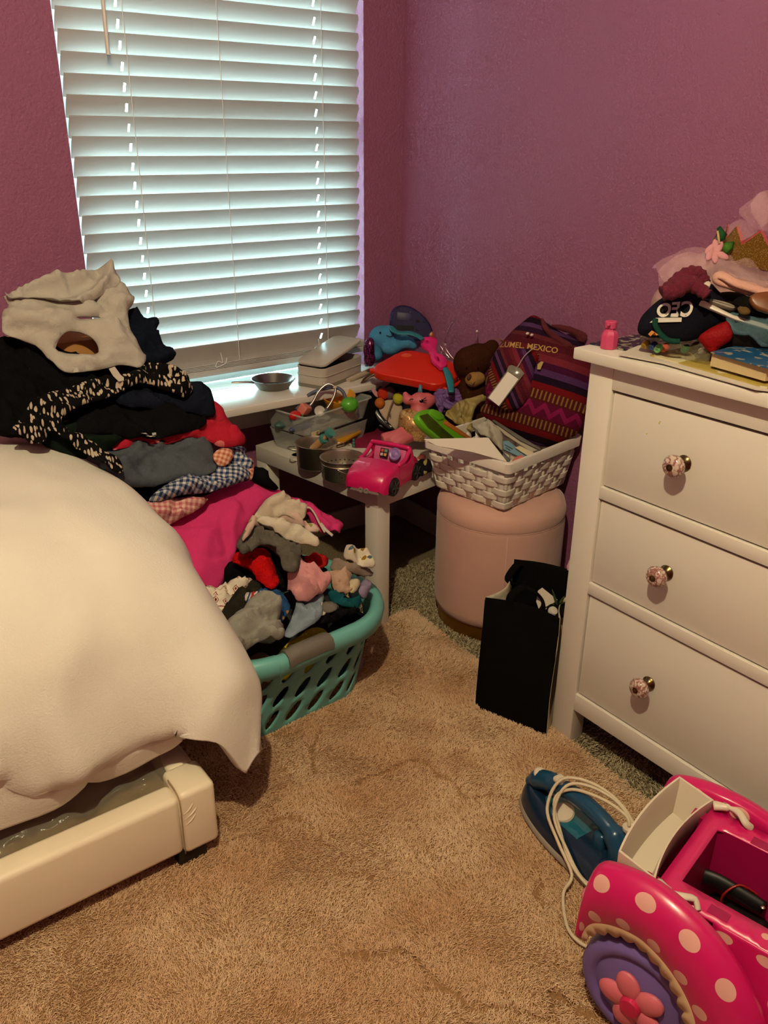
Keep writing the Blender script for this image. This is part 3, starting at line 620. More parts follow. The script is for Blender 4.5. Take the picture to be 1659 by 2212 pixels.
hd = cloth('hood', z1([(15, 312), (70, 260), (200, 205), (345, 160), (380, 146), (408, 172), (560, 128), (692, 92), (732, 130), (785, 215), (700, 270), (600, 330), (500, 370), (330, 352), (220, 332), (120, 332), (60, 345)]), PILE, grey, shirt, lay=.10, H=.030, amp=.006, fang=.2, ffr=20, seed=33, thick=.01,
      ridges=[(z1([(20, 318), (60, 342), (120, 330), (220, 328), (330, 348), (480, 362), (510, 322), (600, 282), (665, 205), (702, 112)]), .030, .010), (z1([(90, 290), (250, 265), (420, 270), (560, 215), (640, 150)]), -.030, .030), (z1([(30, 295), (200, 210), (370, 170), (560, 132), (690, 100)]), .012, .008), (z1([(360, 155), (400, 210), (420, 260)]), .010, .008)])
pk = [PILE.w(*PILE.at(x, y, .125), .118) for x, y in z1([(700, 752), (738, 738), (775, 790), (812, 824), (765, 834), (730, 800)])]
q = MB(); q.add(pk, [tuple(range(6))]); solid(q.obj('care_tag', FAB('#b5aca0', 'satin_tag', rough=.5), shirt, world=True, sharp=0), .0015)
# ---- pink dress over the front of the heap
pink = FAB('#d03874', 'hot_pink_jersey', wr=False)
pdress = thing('pink_dress', 'bright pink jersey dress hanging from the heap into the laundry basket', 'clothing', (-1.08, -.55, .42), group='clothes heaped by the window'); 
MID = Frame((-1.06, -.50, .42), (0.05, -.74, .67))
cloth('skirt', z2([(70, 560), (130, 500), (220, 460), (400, 345), (560, 285), (735, 230), (800, 282), (900, 308), (955, 345), (880, 365), (815, 372), (740, 445), (645, 600), (605, 700), (582, 800), (525, 900), (492, 965), (340, 925), (270, 850), (210, 720), (160, 640)]), MID, pink, pdress, lay=.0, H=.05, amp=.006, fang=.62, ffr=17, seed=41, wd=.05, thick=.02, fine=.1, rnd=0,
      ridges=[(z2([(600, 700), (570, 560), (600, 430)]), .012, .014), (z2([(560, 700), (520, 560)]), -.010, .012), (z2([(340, 900), (380, 760), (420, 600)]), .008, .02)])
cloth('sleeve', z2([(880, 318), (955, 340), (1055, 368), (1115, 410), (1150, 440), (1305, 518), (1272, 562), (1266, 594), (1215, 565), (1160, 590), (1110, 520), (1050, 440), (990, 420), (930, 375)]), MID, pink, pdress, lay=.0, H=.03, amp=.010, fang=.5, ffr=40, seed=43, thick=.02)
trim = FAB('#cfc3b6', 'white_rib_trim')
for L in ([(1056, 405), (1095, 400), (1130, 440), (1160, 500), (1195, 560)], [(1168, 500), (1200, 540), (1245, 580)]):
    MB().tube(cr([MID.w(*MID.at(x, y, .045), .040) for x, y in z2(L)], 5), .0055, 8, flat=.5).obj('white_trim', trim, pdress, world=True, sharp=180)
# ---- clothes heaped in the basket
C = [
 ('black_leggings', 'black leggings bunched in the back of the laundry basket', [(540, 800), (640, 720), (900, 730), (1060, 760), (1200, 800), (1180, 900), (1000, 960), (760, 960), (620, 940), (530, 900)], black_f, dict(lay=-.035, H=.03)),
 ('red_sweater', 'dark red garment at the back of the basket behind the pink shirt', [(1040, 740), (1130, 728), (1200, 745), (1200, 800), (1130, 830), (1050, 810)], FAB('#a11a1c'), dict(lay=.0, H=.03)),
 ('nordic_pajamas', 'white pajamas with dark red nordic pattern next to the duvet', [(345, 925), (440, 940), (500, 950), (560, 905), (690, 870), (740, 890), (640, 990), (560, 1080), (530, 1230), (480, 1190), (420, 1080), (380, 1000)], PF('nordic_print', p_nordic), dict(lay=.0, H=.035)),
 ('olive_leggings', 'dark olive leggings in the basket left of the blue printed shirt', [(518, 1090), (600, 980), (700, 890), (775, 868), (790, 930), (740, 1000), (690, 1080), (680, 1160), (590, 1150), (525, 1130)], FAB('#24211a'), dict(lay=.02, H=.035)),
 ('blue_cartoon_shirt', 'blue printed shirt in the middle of the basket', [(690, 1060), (770, 930), (880, 930), (975, 1040), (940, 1110), (880, 1180), (760, 1160), (690, 1120)], PF('blue_print', p_blots('#254a78', '#b08a4a', 60, .3)), dict(lay=.015, H=.035)),
 ('flag_cloth', 'small red, white and blue striped cloth above the grey tee', [(655, 1000), (720, 960), (790, 958), (835, 1015), (830, 1050), (750, 1040), (680, 1050)], PF('flag_print', p_flag), dict(lay=.04, H=.02)),
 ('light_blue_shirt', 'pale blue shirt hanging over the basket rim', [(920, 1230), (985, 1100), (1000, 1000), (1160, 985), (1165, 1080), (1130, 1180), (1020, 1215), (960, 1250)], FAB('#7d8a98'), dict(lay=.01, H=.03, fang=.1, ffr=30)),
 ('black_shorts', 'black shorts at the right front of the basket below the teal towel', [(1110, 1170), (1180, 1080), (1290, 1040), (1410, 1060), (1400, 1100), (1290, 1130), (1170, 1175)], black_f, dict(lay=.0, H=.03)),
 ('teal_towel', 'folded dark teal towel at the right of the basket', [(1170, 950), (1240, 975), (1370, 985), (1412, 1020), (1405, 1065), (1300, 1068), (1235, 1030)], FAB('#134a52'), dict(lay=.015, H=.03, fang=1.4, ffr=60)),
 ('glitter_pouch', 'grey glittery pouch beside the teal towel', [(1165, 1015), (1240, 1012), (1288, 1050), (1230, 1082), (1170, 1075)], M('grey_glitter', '#7b766e', .35, .4, bump=(500, .8)), dict(lay=.035, H=.018, amp=.002)),
 ('white_strap', 'white ribbed strap standing beside the pink shirt', [(1148, 960), (1170, 955), (1172, 1050), (1195, 1062), (1192, 1100), (1146, 1102)], FAB('#d3c9b9'), dict(lay=.03, H=.012, amp=.002)),
 ('pink_shirt', 'crumpled pale pink shirt on top of the basket', [(905, 860), (940, 830), (985, 740), (1030, 745), (1110, 800), (1180, 860), (1212, 900), (1190, 960), (1140, 1000), (1060, 1022), (980, 1010), (950, 930)], FAB('#cc8f92'), dict(lay=.035, H=.05, amp=.018, ffr=48, fang=.5)),
 ('red_knit_sleeve', 'bright red cable knit sleeve hanging down in the basket', [(590, 720), (690, 690), (820, 690), (860, 790), (902, 890), (868, 935), (830, 950), (760, 890), (700, 810), (610, 780)], M('red_cable_knit', '#b40f12', .9, pat=None, bump=(150, 1.0, 2), var=(60, .12), spec=.08), dict(lay=.03, H=.04, amp=.008, fang=.9, ffr=70)),
 ('cream_onesie', 'cream cotton onesie tucked under the pink dress', [(770, 420), (830, 365), (940, 375), (1000, 420), (1060, 440), (1055, 500), (1000, 512), (900, 490), (800, 490), (720, 480)], FAB('#bdb09d'), dict(lay=.135, H=.03, amp=.015, ffr=45)),
 ('watermelon_pajamas', 'cream pajamas with red fruit print among the folded clothes', [(640, 640), (720, 480), (830, 470), (950, 500), (1060, 500), (1150, 560), (1140, 585), (1010, 560), (860, 520), (740, 550), (680, 640)], PF('fruit_print', p_blots('#c5a99c', '#a8372c', 40, .40, '#7c8a4a')), dict(lay=.115, H=.03, amp=.010)),
 ('white_shirt', 'folded off white shirt above the grey shirt', [(705, 520), (800, 495), (900, 530), (1010, 560), (1120, 605), (1148, 650), (1138, 678), (1080, 655), (1020, 650), (900, 620), (800, 560)], FAB('#c6bba9'), dict(lay=.12, H=.032, amp=.010, fang=1.2)),
 ('grey_tee', 'charcoal grey shirt draped over the red knit', [(610, 655), (690, 540), (760, 545), (860, 590), (960, 640), (1042, 695), (1020, 745), (1015, 830), (960, 842), (900, 800), (880, 720), (800, 650), (730, 690), (665, 742), (630, 720)], FAB('#57524b'), dict(lay=.10, H=.035, amp=.014, fang=.3)),
 ('taupe_socks', 'rolled taupe tights on the right of the basket', [(1212, 800), (1235, 752), (1295, 775), (1330, 810), (1420, 790), (1495, 815), (1490, 858), (1400, 868), (1300, 850), (1230, 830)], FAB('#85746a'), dict(lay=.03, H=.035, amp=.012)),
 ('printed_bib', 'white bib with gold and grey print on the right end of the basket', [(1290, 740), (1300, 690), (1370, 682), (1440, 710), (1482, 780), (1490, 830), (1440, 815), (1360, 790), (1300, 770)], PF('gold_grey_print', p_blots('#cfc4b2', '#8b6a26', 75, .40, '#4c5f66')), dict(lay=.055, H=.045, amp=.012)),
 ('striped_sock', 'pair of pale folded socks on the right of the basket', [(1190, 860), (1230, 825), (1290, 840), (1340, 850), (1330, 930), (1350, 975), (1260, 980), (1210, 930)], FAB('#b0927f'), dict(lay=.03, H=.035, amp=.016, ffr=70)),
 ('cream_sock_ball', 'cream rolled up sock ball at the basket rim', [(1325, 900), (1350, 872), (1400, 870), (1412, 900), (1385, 955), (1345, 962)], FAB('#b9ab90'), dict(lay=.045, H=.035, amp=.004)),
 ('lavender_top', 'lavender ruffled top at the right rim of the basket', [(1375, 970), (1410, 900), (1450, 890), (1465, 960), (1440, 1010), (1400, 1000)], FAB('#8a7b97'), dict(lay=.01, H=.03, amp=.014, ffr=60)),
 ('grey_tee_crumpled', 'crumpled pale grey tee at the front of the basket', [(520, 1230), (560, 1150), (640, 1110), (690, 1040), (780, 1020), (860, 1050), (895, 1120), (870, 1180), (920, 1190), (915, 1260), (895, 1300), (820, 1300), (700, 1275), (600, 1290), (530, 1290)], FAB('#8b8880'), dict(lay=.035, H=.045, amp=.022, ffr=44, fang=1.0)),
 ('grey_leggings_roll', 'rolled grey leggings along the front rim of the basket', [(505, 1390), (520, 1300), (620, 1290), (740, 1280), (800, 1300), (700, 1340), (600, 1375), (540, 1400)], FAB('#7b766c'), dict(lay=.01, H=.03, amp=.014)),
]
for i, (nm, lb, px, m, k) in enumerate(C):
    k = dict(dict(amp=.013, seed=60+i*3, step=.0075, wd=.02, thick=.02, ffr=52), **k); G(nm, lb, z2(px), BSK, m, **k)
# ---- the basket itself
BC, BR = (-.975, -.655), math.radians(3.0)
bask = thing('laundry_basket', 'teal plastic laundry basket with slanted oval holes, full of clothes', 'basket', (BC[0], BC[1], 0), BR)
teal = PLA('#66a8a2', 'teal_plastic', .42)
HB, L0, W0, L1, W1 = .262, .205, .150, .248, .205   # height; half length/width at floor and at rim
def rr(l, w, r, n=14):
    out = []
    for cx, cy, a in ((l-r, w-r, 0), (-l+r, w-r, 90), (-l+r, -w+r, 180), (l-r, -w+r, 270)):
        for i in range(n+1): q = math.radians(a+90*i/n); out.append((cx+r*math.cos(q), cy+r*math.sin(q)))
    return out
def ringat(t, extra=0): return np.array(rr(L0+(L1-L0)*t+extra, W0+(W1-W0)*t+extra, .11+.05*t))
base_ring = resample(ringat(1), .012); PER = len(base_ring)
R0 = resample(ringat(0), 1.0) if False else None
def wallpt(s, t):
    """s in [0,1) round the basket, t height 0..1"""
    def at(q):
        P = np.array(rr(L0+(L1-L0)*q, W0+(W1-W0)*q, .10+.05*q)); k = s*(len(P)); i = int(k) % len(P); j = (i+1) % len(P); f = k-int(k); return P[i]*(1-f)+P[j]*f
    p = at(t); return (p[0], p[1], .008+(HB-.008)*t)
# flattened wall: s scaled to the rim length, holes are slanted ovals
Pr = np.array(rr(L1, W1, .15)); seg = np.linalg.norm(np.roll(Pr, -1, 0)-Pr, axis=1); cum = np.r_[0, np.cumsum(seg)]; PL = cum[-1]
def s_of(d): 
    d = d % PL; i = min(int(np.searchsorted(cum, d, 'right'))-1, len(Pr)-1); return (i+(d-cum[i])/seg[i])/len(Pr)
holes = []; nC = 25
for c in range(nC):
    for r_, tz in enumerate((.20, .47, .74)):
        cx = (c+.5+.30*(r_-1))/nC*PL
        if cx < .03 or cx > PL-.03: continue
        holes.append([(cx+.0150*math.cos(a)+.016*math.sin(a), tz*HB+.0295*math.sin(a)) for a in np.linspace(0, 2*math.pi, 18, endpoint=False)])
V, T, be, d = fill([(0, 0), (PL, 0), (PL, HB), (0, HB)], holes, .013, 3)
wl = MB(); wl.add([wallpt(min(s_of(min(x, PL-1e-6)), .99999), y/HB) for x, y in V], T)
solid(wl.obj('wall', teal, bask, sharp=50), .0032, 0)
fl = MB(); P0 = rr(L0, W0, .10); fl.add([(x, y, .009) for x, y in P0]+[(x, y, .004) for x, y in P0], [tuple(range(len(P0))), tuple(range(len(P0), 2*len(P0)))[::-1]]+[(i, (i+1) % len(P0), len(P0)+(i+1) % len(P0), len(P0)+i)[::-1] for i in range(len(P0))]); fl.obj('bottom', teal, bask)
prof = [(-.004, -.030), (.016, -.041), (.025, -.037), (.030, -.010), (.026, .006), (.014, .012), (.002, .010), (-.006, .000)]
rim = []
for i in range(len(Pr)):
    tn = np.roll(Pr, -1, 0)[i]-np.roll(Pr, 1, 0)[i]; tn /= np.linalg.norm(tn); nrm = np.array((tn[1], -tn[0]))
    dip = .014*math.exp(-((Pr[i, 0]+.03)/.07)**4)*(1 if abs(Pr[i, 1]) > W1-.02 else 0)
    rim.append([(Pr[i, 0]+nrm[0]*a, Pr[i, 1]+nrm[1]*a, HB+b-dip*.4) for a, b in prof+prof[:1]])
def dense(Pq, n=3): return cr(Pq, n, True)
RM = np.array(rim); RM = np.array([dense(RM[:, j], 3) for j in range(RM.shape[1])]).transpose(1, 0, 2)
MB().grid(RM, closeu=True).obj('rim', teal, bask, sharp=60)
grip = M('grey_rubber_grip', '#67615a', .55)
for sy in (-1, 1):
    g = [[(x, sy*(W1+a), HB+b+(.004 if abs(x+.03) < .05 else 0)) for a, b in [(-.007, -.014), (.017, -.024), (.031, -.020), (.034, -.004), (.028, .009), (.014, .0155), (.000, .013), (-.009, .002)]] for x in np.linspace(-.095, .03, 12)]
    gm_ = MB(); gm_.grid(np.array([r_+r_[:1] for r_ in g])); gm_.f += [tuple(range(8)), tuple(11*9+i for i in range(8))]; gm_.obj('handle_grip', grip, bask, sharp=50)
# garments pressed against the inside of the basket, seen through its holes
IN = [('yellow_shirt', 'bright yellow shirt seen through the holes of the basket', '#c9b51e', (.02, -.118, .165), (.085, .022, .065)), ('striped_pants', 'brown grey pants seen through the left holes of the basket', '#6b5a4c', (-.13, -.115, .15), (.07, .022, .07)),
      ('dark_jeans', 'black jeans seen through the right holes of the basket', '#141318', (.15, -.118, .165), (.075, .022, .07)), ('blue_socks', 'steel blue garment low in the middle of the basket', '#3d5a78', (.09, -.096, .065), (.085, .022, .045)),
      ('white_undershirt', 'white garment low at the left end of the basket', '#b7b3a0', (-.18, -.094, .06), (.05, .022, .045)), ('black_pants', 'black pants low in the basket under the yellow shirt', '#101014', (-.05, -.095, .06), (.075, .022, .048)), ('printed_leggings', 'muted mauve garment at the right bottom of the basket', '#7d6a70', (.19, -.088, .055), (.04, .026, .04))]
for nm, lb, c, pc, r in IN:
    wp_ = TM[bask] @ Vector(pc); o = blob(nm, [(wp_, r), (wp_+Vector((r[0]*.4, .012, r[2]*.3)), (r[0]*.6, r[1], r[2]*.7)), (wp_+Vector((-r[0]*.4, .008, -r[2]*.2)), (r[0]*.6, r[1]*1.1, r[2]*.7))], FAB(c), voxel=.008)
    tag(o, lb, 'clothing', 'clothes in the laundry basket')
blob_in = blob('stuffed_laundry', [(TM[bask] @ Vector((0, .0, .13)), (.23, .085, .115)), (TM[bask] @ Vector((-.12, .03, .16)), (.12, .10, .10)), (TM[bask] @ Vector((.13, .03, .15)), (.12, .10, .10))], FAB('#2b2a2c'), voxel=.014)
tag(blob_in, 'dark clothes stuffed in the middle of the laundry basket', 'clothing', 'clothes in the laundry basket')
# ================================================================== SMALL THINGS ON SILL AND TABLE
def zz(sx, sy, k): return lambda L: [(sx+x/k, sy+y/k) for x, y in L]
z3, z6, z7, z4, z5, z9 = zz(540, 640, 3.95), zz(780, 650, 5.53), zz(560, 800, 5.53), zz(880, 640, 3.95), zz(1220, 400, 3.779), zz(1100, 1680, 2.968)
def slab(name, px, fr, thick, mat, parent=None, lay=0.0, bev=.0, rnd=0, seg=2, sharp=25, tilt=None):
    """a flat thing lying on a plane: outline, real thickness, bevelled rim"""
    P = [fr.at(x, y, lay) for x, y in px]
    if rnd: P = chaikin(P, rnd).tolist()
    a = sum(P[i][0]*P[(i+1) % len(P)][1]-P[(i+1) % len(P)][0]*P[i][1] for i in range(len(P)))
    if a < 0: P = P[::-1]
    b = MB().prism(P, -thick, 0, None, bev, seg); uv = [(v[0], v[1]) for v in b.v]
    b.v = [tuple(fr.w(v[0], v[1], lay+v[2])) for v in b.v]
    return b.obj(name, mat, parent, world=True, sharp=sharp, uv=uv)
def face(px, py, base, k=1.0): return Frame(base, (CAM-Vector(base)).normalized()+Vector((0, 0, .0)), CR)
steel = M('brushed_steel', '#cfc5b8', .36, 1.0, bump=(12, .03))
dsteel = M('dark_brushed_steel', '#77726c', .28, .95)
cream_p = PLA('#b9afa4', 'cream_plastic', .45)
# ---- frying pan on the sill
p = onZ(590, 818, SILL+.03); fp = thing('toy_frying_pan', 'small grey metal toy frying pan on the window sill', 'pan', (p.x, p.y, SILL), math.radians(172))
MB().lathe([(0, .0), (.046, 0), (.050, .003), (.0685, .029), (.0715, .0305), (.0715, .032), (.068, .032), (.049, .0055), (.0, .004)], 48).obj('pan_body', dsteel, fp, sharp=50)
MB().lathe([(0, .005), (.013, .0052), (.0145, .0062), (.012, .0072), (0, .0075)], 24).obj('center_boss', dsteel, fp)
MB().tube([(.066, .005, .026), (.09, .006, .03), (.135, .004, .034), (.137, 0, .034), (.135, -.004, .034), (.09, -.006, .03), (.066, -.005, .026)], .0024, 8).obj('handle', steel, fp, sharp=180)
MB().lathe([(0, 0), (.004, 0), (.004, .004), (0, .0045)], 12, Matrix.Translation((-.058, .018, .018))).obj('rivet', M('brass_rivet', '#c9a24c', .3, 1), fp)
# ---- white box with ajar lid on the sill
N, R_, L_ = onZ(700, 843, SILL), onZ(788, 808, SILL), onZ(672, 824, SILL); rz = math.atan2(R_.y-N.y, R_.x-N.x)
bb = thing('storage_box', 'off white plastic storage box with its lid ajar on the window sill', 'box', (N.x, N.y, SILL), rz)
Lb, Wb, Hb = .232, .112, .066
def tray(l, w, h, t, r, taper=0.0, n=5, z0=0.0):
    """open rounded tray: outer and inner skin with floor"""
    def ring(x, d, z): return [(a+l/2, b+w/2, z) for a, b in rr(l/2-d-x, w/2-d-x, max(r-d, .002), n)]
    R = [ring(taper, 0, z0), ring(0, 0, z0+h), ring(0, t, z0+h), ring(taper, t, z0+t)]; m = len(R[0]); b = MB(); b.add(sum(R, []), [])
    for i in range(3): b.f += [(i*m+j, i*m+(j+1) % m, (i+1)*m+(j+1) % m, (i+1)*m+j) for j in range(m)]
    b.f += [tuple(range(m))[::-1], tuple(3*m+j for j in range(m))]; return b
t_ = tray(Lb, Wb, Hb, .003, .022); t_.obj('box_body', cream_p, bb, sharp=40)
bd = MB()
for z0, z1_ in ((-.0, .012),): 
    P = rr(Lb/2+.0006, Wb/2+.0006, .022, 6); m = len(P); bd.add([(a+Lb/2, b+Wb/2, z0) for a, b in P]+[(a+Lb/2, b+Wb/2, z1_) for a, b in P], [(j, (j+1) % m, m+(j+1) % m, m+j) for j in range(m)])
bd.obj('base_band', PLA('#7d766c', 'taupe_plastic', .5), bb)
P = rr(Lb/2+.0014, Wb/2+.0014, .0234, 6); MB().tube([(a+Lb/2, b+Wb/2, .040) for a, b in P], .0016, 6, closed=True).obj('step_line', cream_p, bb, sharp=180)
lid = MB().prism([(a+Lb/2, b+Wb/2) for a, b in rr(Lb/2, Wb/2, .022, 6)], 0, .009, Matrix.Translation((.012, .006, Hb+.001)) @ Matrix.Rotation(math.radians(-11), 4, 'Y'), .002); lid.obj('lid', cream_p, bb, sharp=40)
MB().box((.05, .03, .01), (.2, .085, .05), .01).obj('dark_contents', FAB('#1b1613'), bb)
# ---- things behind: paper roll, wooden spoon
a, b = onZ(752, 822, .62), onZ(800, 800, .63)
tag(MB().tube([a, b], .0085, 14).obj('paper_roll', M('kraft_white_paper', '#b5a48e', .8)), 'rolled paper tube lying below the storage box', 'paper roll')
# ---- two clear bins, one in the other, at the back left of the table
def clear(name, col, body, gloss=.5):
    m = bpy.data.materials.new(name); m.use_nodes = True; t = NT(m); out = m.node_tree.nodes['Material Output']; b = m.node_tree.nodes['Principled BSDF']
    b.inputs['Base Color'].default_value = lin(col); b.inputs['Roughness'].default_value = .12; tr = t.n('ShaderNodeBsdfTransparent'); f = t.n('ShaderNodeLayerWeight'); f.inputs[0].default_value = .35
    mx = t.n('ShaderNodeMixShader'); t.link(t.math('MULTIPLY_ADD', f.outputs['Facing'], gloss, body), mx.inputs[0]); t.link(tr.outputs[0], mx.inputs[1]); t.link(b.outputs[0], mx.inputs[2]); t.link(mx.outputs[0], out.inputs[0]); MATS[name] = m; return m
clr = clear('clear_plastic', '#cfd2cc', .10, .55)
F0 = onZ(663, 906, .578); rz = math.radians(13.5)
TB_ = .4505
lb_ = thing('clear_bin', 'clear plastic bin of play food at the back left of the table, the lower one', 'bin', (F0.x+.008, F0.y+.004, TB_), rz)
tray(.285, .185, .062, .0022, .02, .012).obj('bin_body', clr, lb_, sharp=40)
ub = thing('clear_bin', 'clear plastic bin holding a toy stethoscope, the upper of the two', 'bin', (F0.x-.002, F0.y-.001, TB_+.066), rz)
tray(.30, .20, .066, .0022, .022, .014).obj('bin_body', clr, ub, sharp=40)
P = rr(.15+.004, .10+.004, .026, 6); MB().tube([(a_+.15, b_+.10, .066) for a_, b_ in P], .0035, 8, closed=True, flat=.6).obj('bin_rim', clr, ub, sharp=180)
st = MB().box((.02, -.0008, .004), (.052, .001, .016)); st.obj('size_sticker', M('cream_label', '#c9b48e', .7), ub)
for k in range(2): MB().box((.040+.005*k, -.0014, .006), (.0425+.005*k, -.0006, .014)).obj('print', M('brown_ink', '#4a2f1a', .7), ub)
def binp(x, y, z, u_=ub): return TM[u_] @ Vector((x, y, z))
def T1(o, l, c, g=None): return tag(o, l, c, g)
T1(MB().lathe([(0, 0), (.022, 0), (.034, .008), (.052, .05), (.054, .056), (.051, .056), (.030, .011), (0, .008)], 40).obj('toy_bowl', PLA('#d08d16', 'yellow_plastic', .35), loc=onZ(731, 852, .600)-Vector((0, 0, .054)), rot=(math.radians(10), math.radians(-6), 0), sharp=50), 'yellow plastic toy bowl in the clear bin', 'bowl', 'toys in the clear bins')
g_ = thing('toy_egg', 'green plastic toy egg leaning on the yellow bowl', 'toy', onZ(755, 874, .585), group='toys in the clear bins')
MB().ell((0, 0, 0), (.029, .026, .024), None, 24, 16).obj('shell', PLA('#4f9a2c', 'leaf_green_plastic', .3), g_, sharp=180)
T1(MB().box((-.017, -.014, -.014), (.017, .014, .014), .003).obj('toy_block', PLA('#c4705f', 'coral_wood', .6), loc=onZ(658, 884, .59), rot=(.5, .3, .5)), 'coral pink wooden block in the clear bin', 'block', 'toys in the clear bins')
sb = thing('toy_strawberry', 'red toy strawberry with green leaves in the clear bin', 'toy', onZ(638, 898, .575), group='toys in the clear bins')
MB().ell((0, 0, 0), (.021, .016, .015), None, 20, 12).obj('fruit', PLA('#b5191a', 'red_plastic', .3), sb, sharp=180)
MB().lathe([(0, .004), (.009, 0), (.011, -.003), (.004, .004)], 5, Matrix.Translation((.017, -.008, 0)) @ Matrix.Rotation(1.2, 4, 'Y')).obj('leaves', PLA('#4d8a5a', 'green_plastic'), sb)
# stethoscope
ste = thing('toy_stethoscope', 'toy stethoscope with grey tubes arching out of the clear bin', 'toy', binp(.14, .04, .06))
sf = Frame(binp(.12, .05, .10), (-.45, -.75, .35), CR)
def sp(L, h=0): return [sf.w(*sf.at(x, y, h), h) for x, y in z7(L)]
MB().tube(cr(sp([(590, 440), (640, 380), (700, 270), (760, 200), (820, 165), (880, 180), (910, 220), (900, 290), (860, 380), (800, 470)]), 5), .0042, 10).obj('ear_tube', M('chrome_grey', '#a59c98', .25, .9), ste, world=True, sharp=180)
MB().tube(cr(sp([(440, 470), (500, 380), (600, 290), (700, 240), (800, 215), (900, 205), (980, 235), (1025, 310), (1030, 400)], -.02), 5), .0055, 10).obj('rubber_tube', PLA('#4d5068', 'blue_grey_rubber', .5), ste, world=True, sharp=180)
for q in ([(800, 150)], [(930, 195)]): MB().ell(sp([(q[0][0]-25, q[0][1]+8)])[0], (.007, .006, .006), None, 14, 10).obj('ear_tip', PLA('#b7aaa0', 'ivory_plastic'), ste, world=True, sharp=180)
c = sp([(722, 488)], .004)[0]; mt = Matrix.Translation(c) @ sf.n.to_track_quat('Z', 'Y').to_matrix().to_4x4()
MB().lathe([(0, -.006), (.016, -.006), (.0175, .0), (.016, .004), (.0145, .0032), (0, .0032)], 28, mt).obj('chest_piece', PLA('#b5aca3', 'pale_grey_plastic', .35), ste, world=True, sharp=50)
for a_, b_ in (((560, 480), (610, 420)), ((770, 505), (815, 455))): MB().tube(sp([a_, b_], .002), .006, 10).obj('joint', PLA('#585b63', 'slate_plastic', .45), ste, world=True, sharp=180)
# play food in the lower bin, seen through the wall
BN = 'toys in the clear bins'
for nm, lb, a_, r, cc, z in (('toy_orange', 'orange toy ball at the front of the lower clear bin', (655, 932), (.020, .018, .018), '#c2691b', .475), ('toy_bottle', 'teal toy bottle lying in the lower clear bin', (690, 925), (.034, .018, .017), '#2f6a64', .485), ('toy_tomato', 'dull red toy tomato beside the teal bottle', (664, 930), (.014, .018, .016), '#8d3b24', .482), ('toy_pepper', 'red toy pepper high at the right of the clear bin', (752, 893), (.028, .018, .013), '#9d2a1c', .535), ('toy_eggplant', 'dark teal toy in the upper clear bin', (612, 915), (.035, .018, .011), '#3e5c56', .535), ('toy_pea_pod', 'slate blue toy along the bottom of the upper bin', (650, 922), (.05, .014, .010), '#41496b', .528)):
    o = thing(nm, lb, 'toy', onZ(a_[0], a_[1], z), math.radians(13), group=BN); MB().ell((0, 0, 0), r, None, 22, 14).obj('body', PLA(cc), o, sharp=180)
    MB().tube([(r[0]*.9, 0, r[2]*.2), (r[0]*1.12, 0, r[2]*.35)], [.004, .003], 8).obj('stem', PLA('#4b5a2a', 'olive_stem'), o)
a, b = onZ(712, 918, .50), onZ(780, 897, .515); ws = thing('toy_spoon', 'small wooden toy spoon lying in the clear bin', 'toy', a, group=BN)
MB().tube([(0, 0, 0), tuple((b-a)*.5), tuple(b-a)], [.006, .0052, .007], 10).obj('handle', M('beech_wood', '#a2743c', .6, bump=(20, .1)), ws, sharp=180)
MB().ell(tuple((a-b)*.2), (.014, .011, .006), None, 16, 10).obj('bowl', MATS['beech_wood'], ws, sharp=180)
yl = Frame((0, 0, .478), (0, 0, 1)); o = slab('toy_pasta_card', z7([(890, 810), (1190, 690), (1220, 720), (1010, 840), (900, 870)]), yl, .008, PLA('#c48a17', 'mustard_plastic', .5), bev=.001); tag(o, 'mustard yellow flat toy lying on the table by the magenta felt', 'toy')
# ---- two steel pots
def pot(name, label, px, rr_, h, perf=False):
    c = onZ(px[0], px[1], .4505+h); o = thing(name, label, 'pot', (c.x, c.y, .4505))
    MB().lathe([(0, 0), (rr_-.006, 0), (rr_-.002, .004), (rr_-.001, h-.006), (rr_+.003, h-.002), (rr_+.003, h), (rr_-.002, h), (rr_-.004, h-.006), (rr_-.004, .006), (0, .004)], 48).obj('pot_body', steel, o, sharp=50)
    return o, c
p1, c1 = pot('toy_pot', 'small steel toy pot holding a rolling pin, on the table edge', (683, 955), .0605, .072)
MB().tube(cr([(-.061, .016, .058), (-.078, .012, .060), (-.084, 0, .060), (-.078, -.012, .060), (-.061, -.016, .058)], 5), .0018, 8).obj('handle', steel, p1, sharp=180, rot=(0, 0, math.radians(-22)))
MB().tube(cr([(.061, .016, .058), (.078, .012, .060), (.084, 0, .060), (.078, -.012, .060), (.061, -.016, .058)], 5), .0018, 8).obj('handle', steel, p1, sharp=180, rot=(0, 0, math.radians(-22)))
p2, c2 = pot('toy_colander', 'small steel toy colander with round holes, nearest the pink car', (739, 986), .0615, .062)
hol = M('hole_black', '#0a0908', .8)
for k in range(26):
    a_ = 2*math.pi*k/26
    for z in (.020, .032):
        mt = Matrix.Rotation(a_+(.12 if z > .03 else 0), 4, 'Z') @ Matrix.Translation((.0606, 0, z)) @ Matrix.Rotation(math.pi/2, 4, 'Y')
        MB().lathe([(0, -.0062), (.0017, -.0062), (.0017, .0004), (0, .0004)], 8, mt).obj('drain_hole', hol, p2)
MB().tube([(.0602*math.cos(q), .0602*math.sin(q), .046) for q in np.linspace(0, 2*math.pi, 48, endpoint=False)], .0014, 6, closed=True).obj('bead_line', steel, p2, sharp=180)
MB().tube(cr([(.062*math.cos(q), .062*math.sin(q), .044-.016*math.sin((q-3.9)/1.5*math.pi)) for q in np.linspace(3.9, 5.4, 8)], 3), .0016, 6).obj('bail_handle', steel, p2, sharp=180)
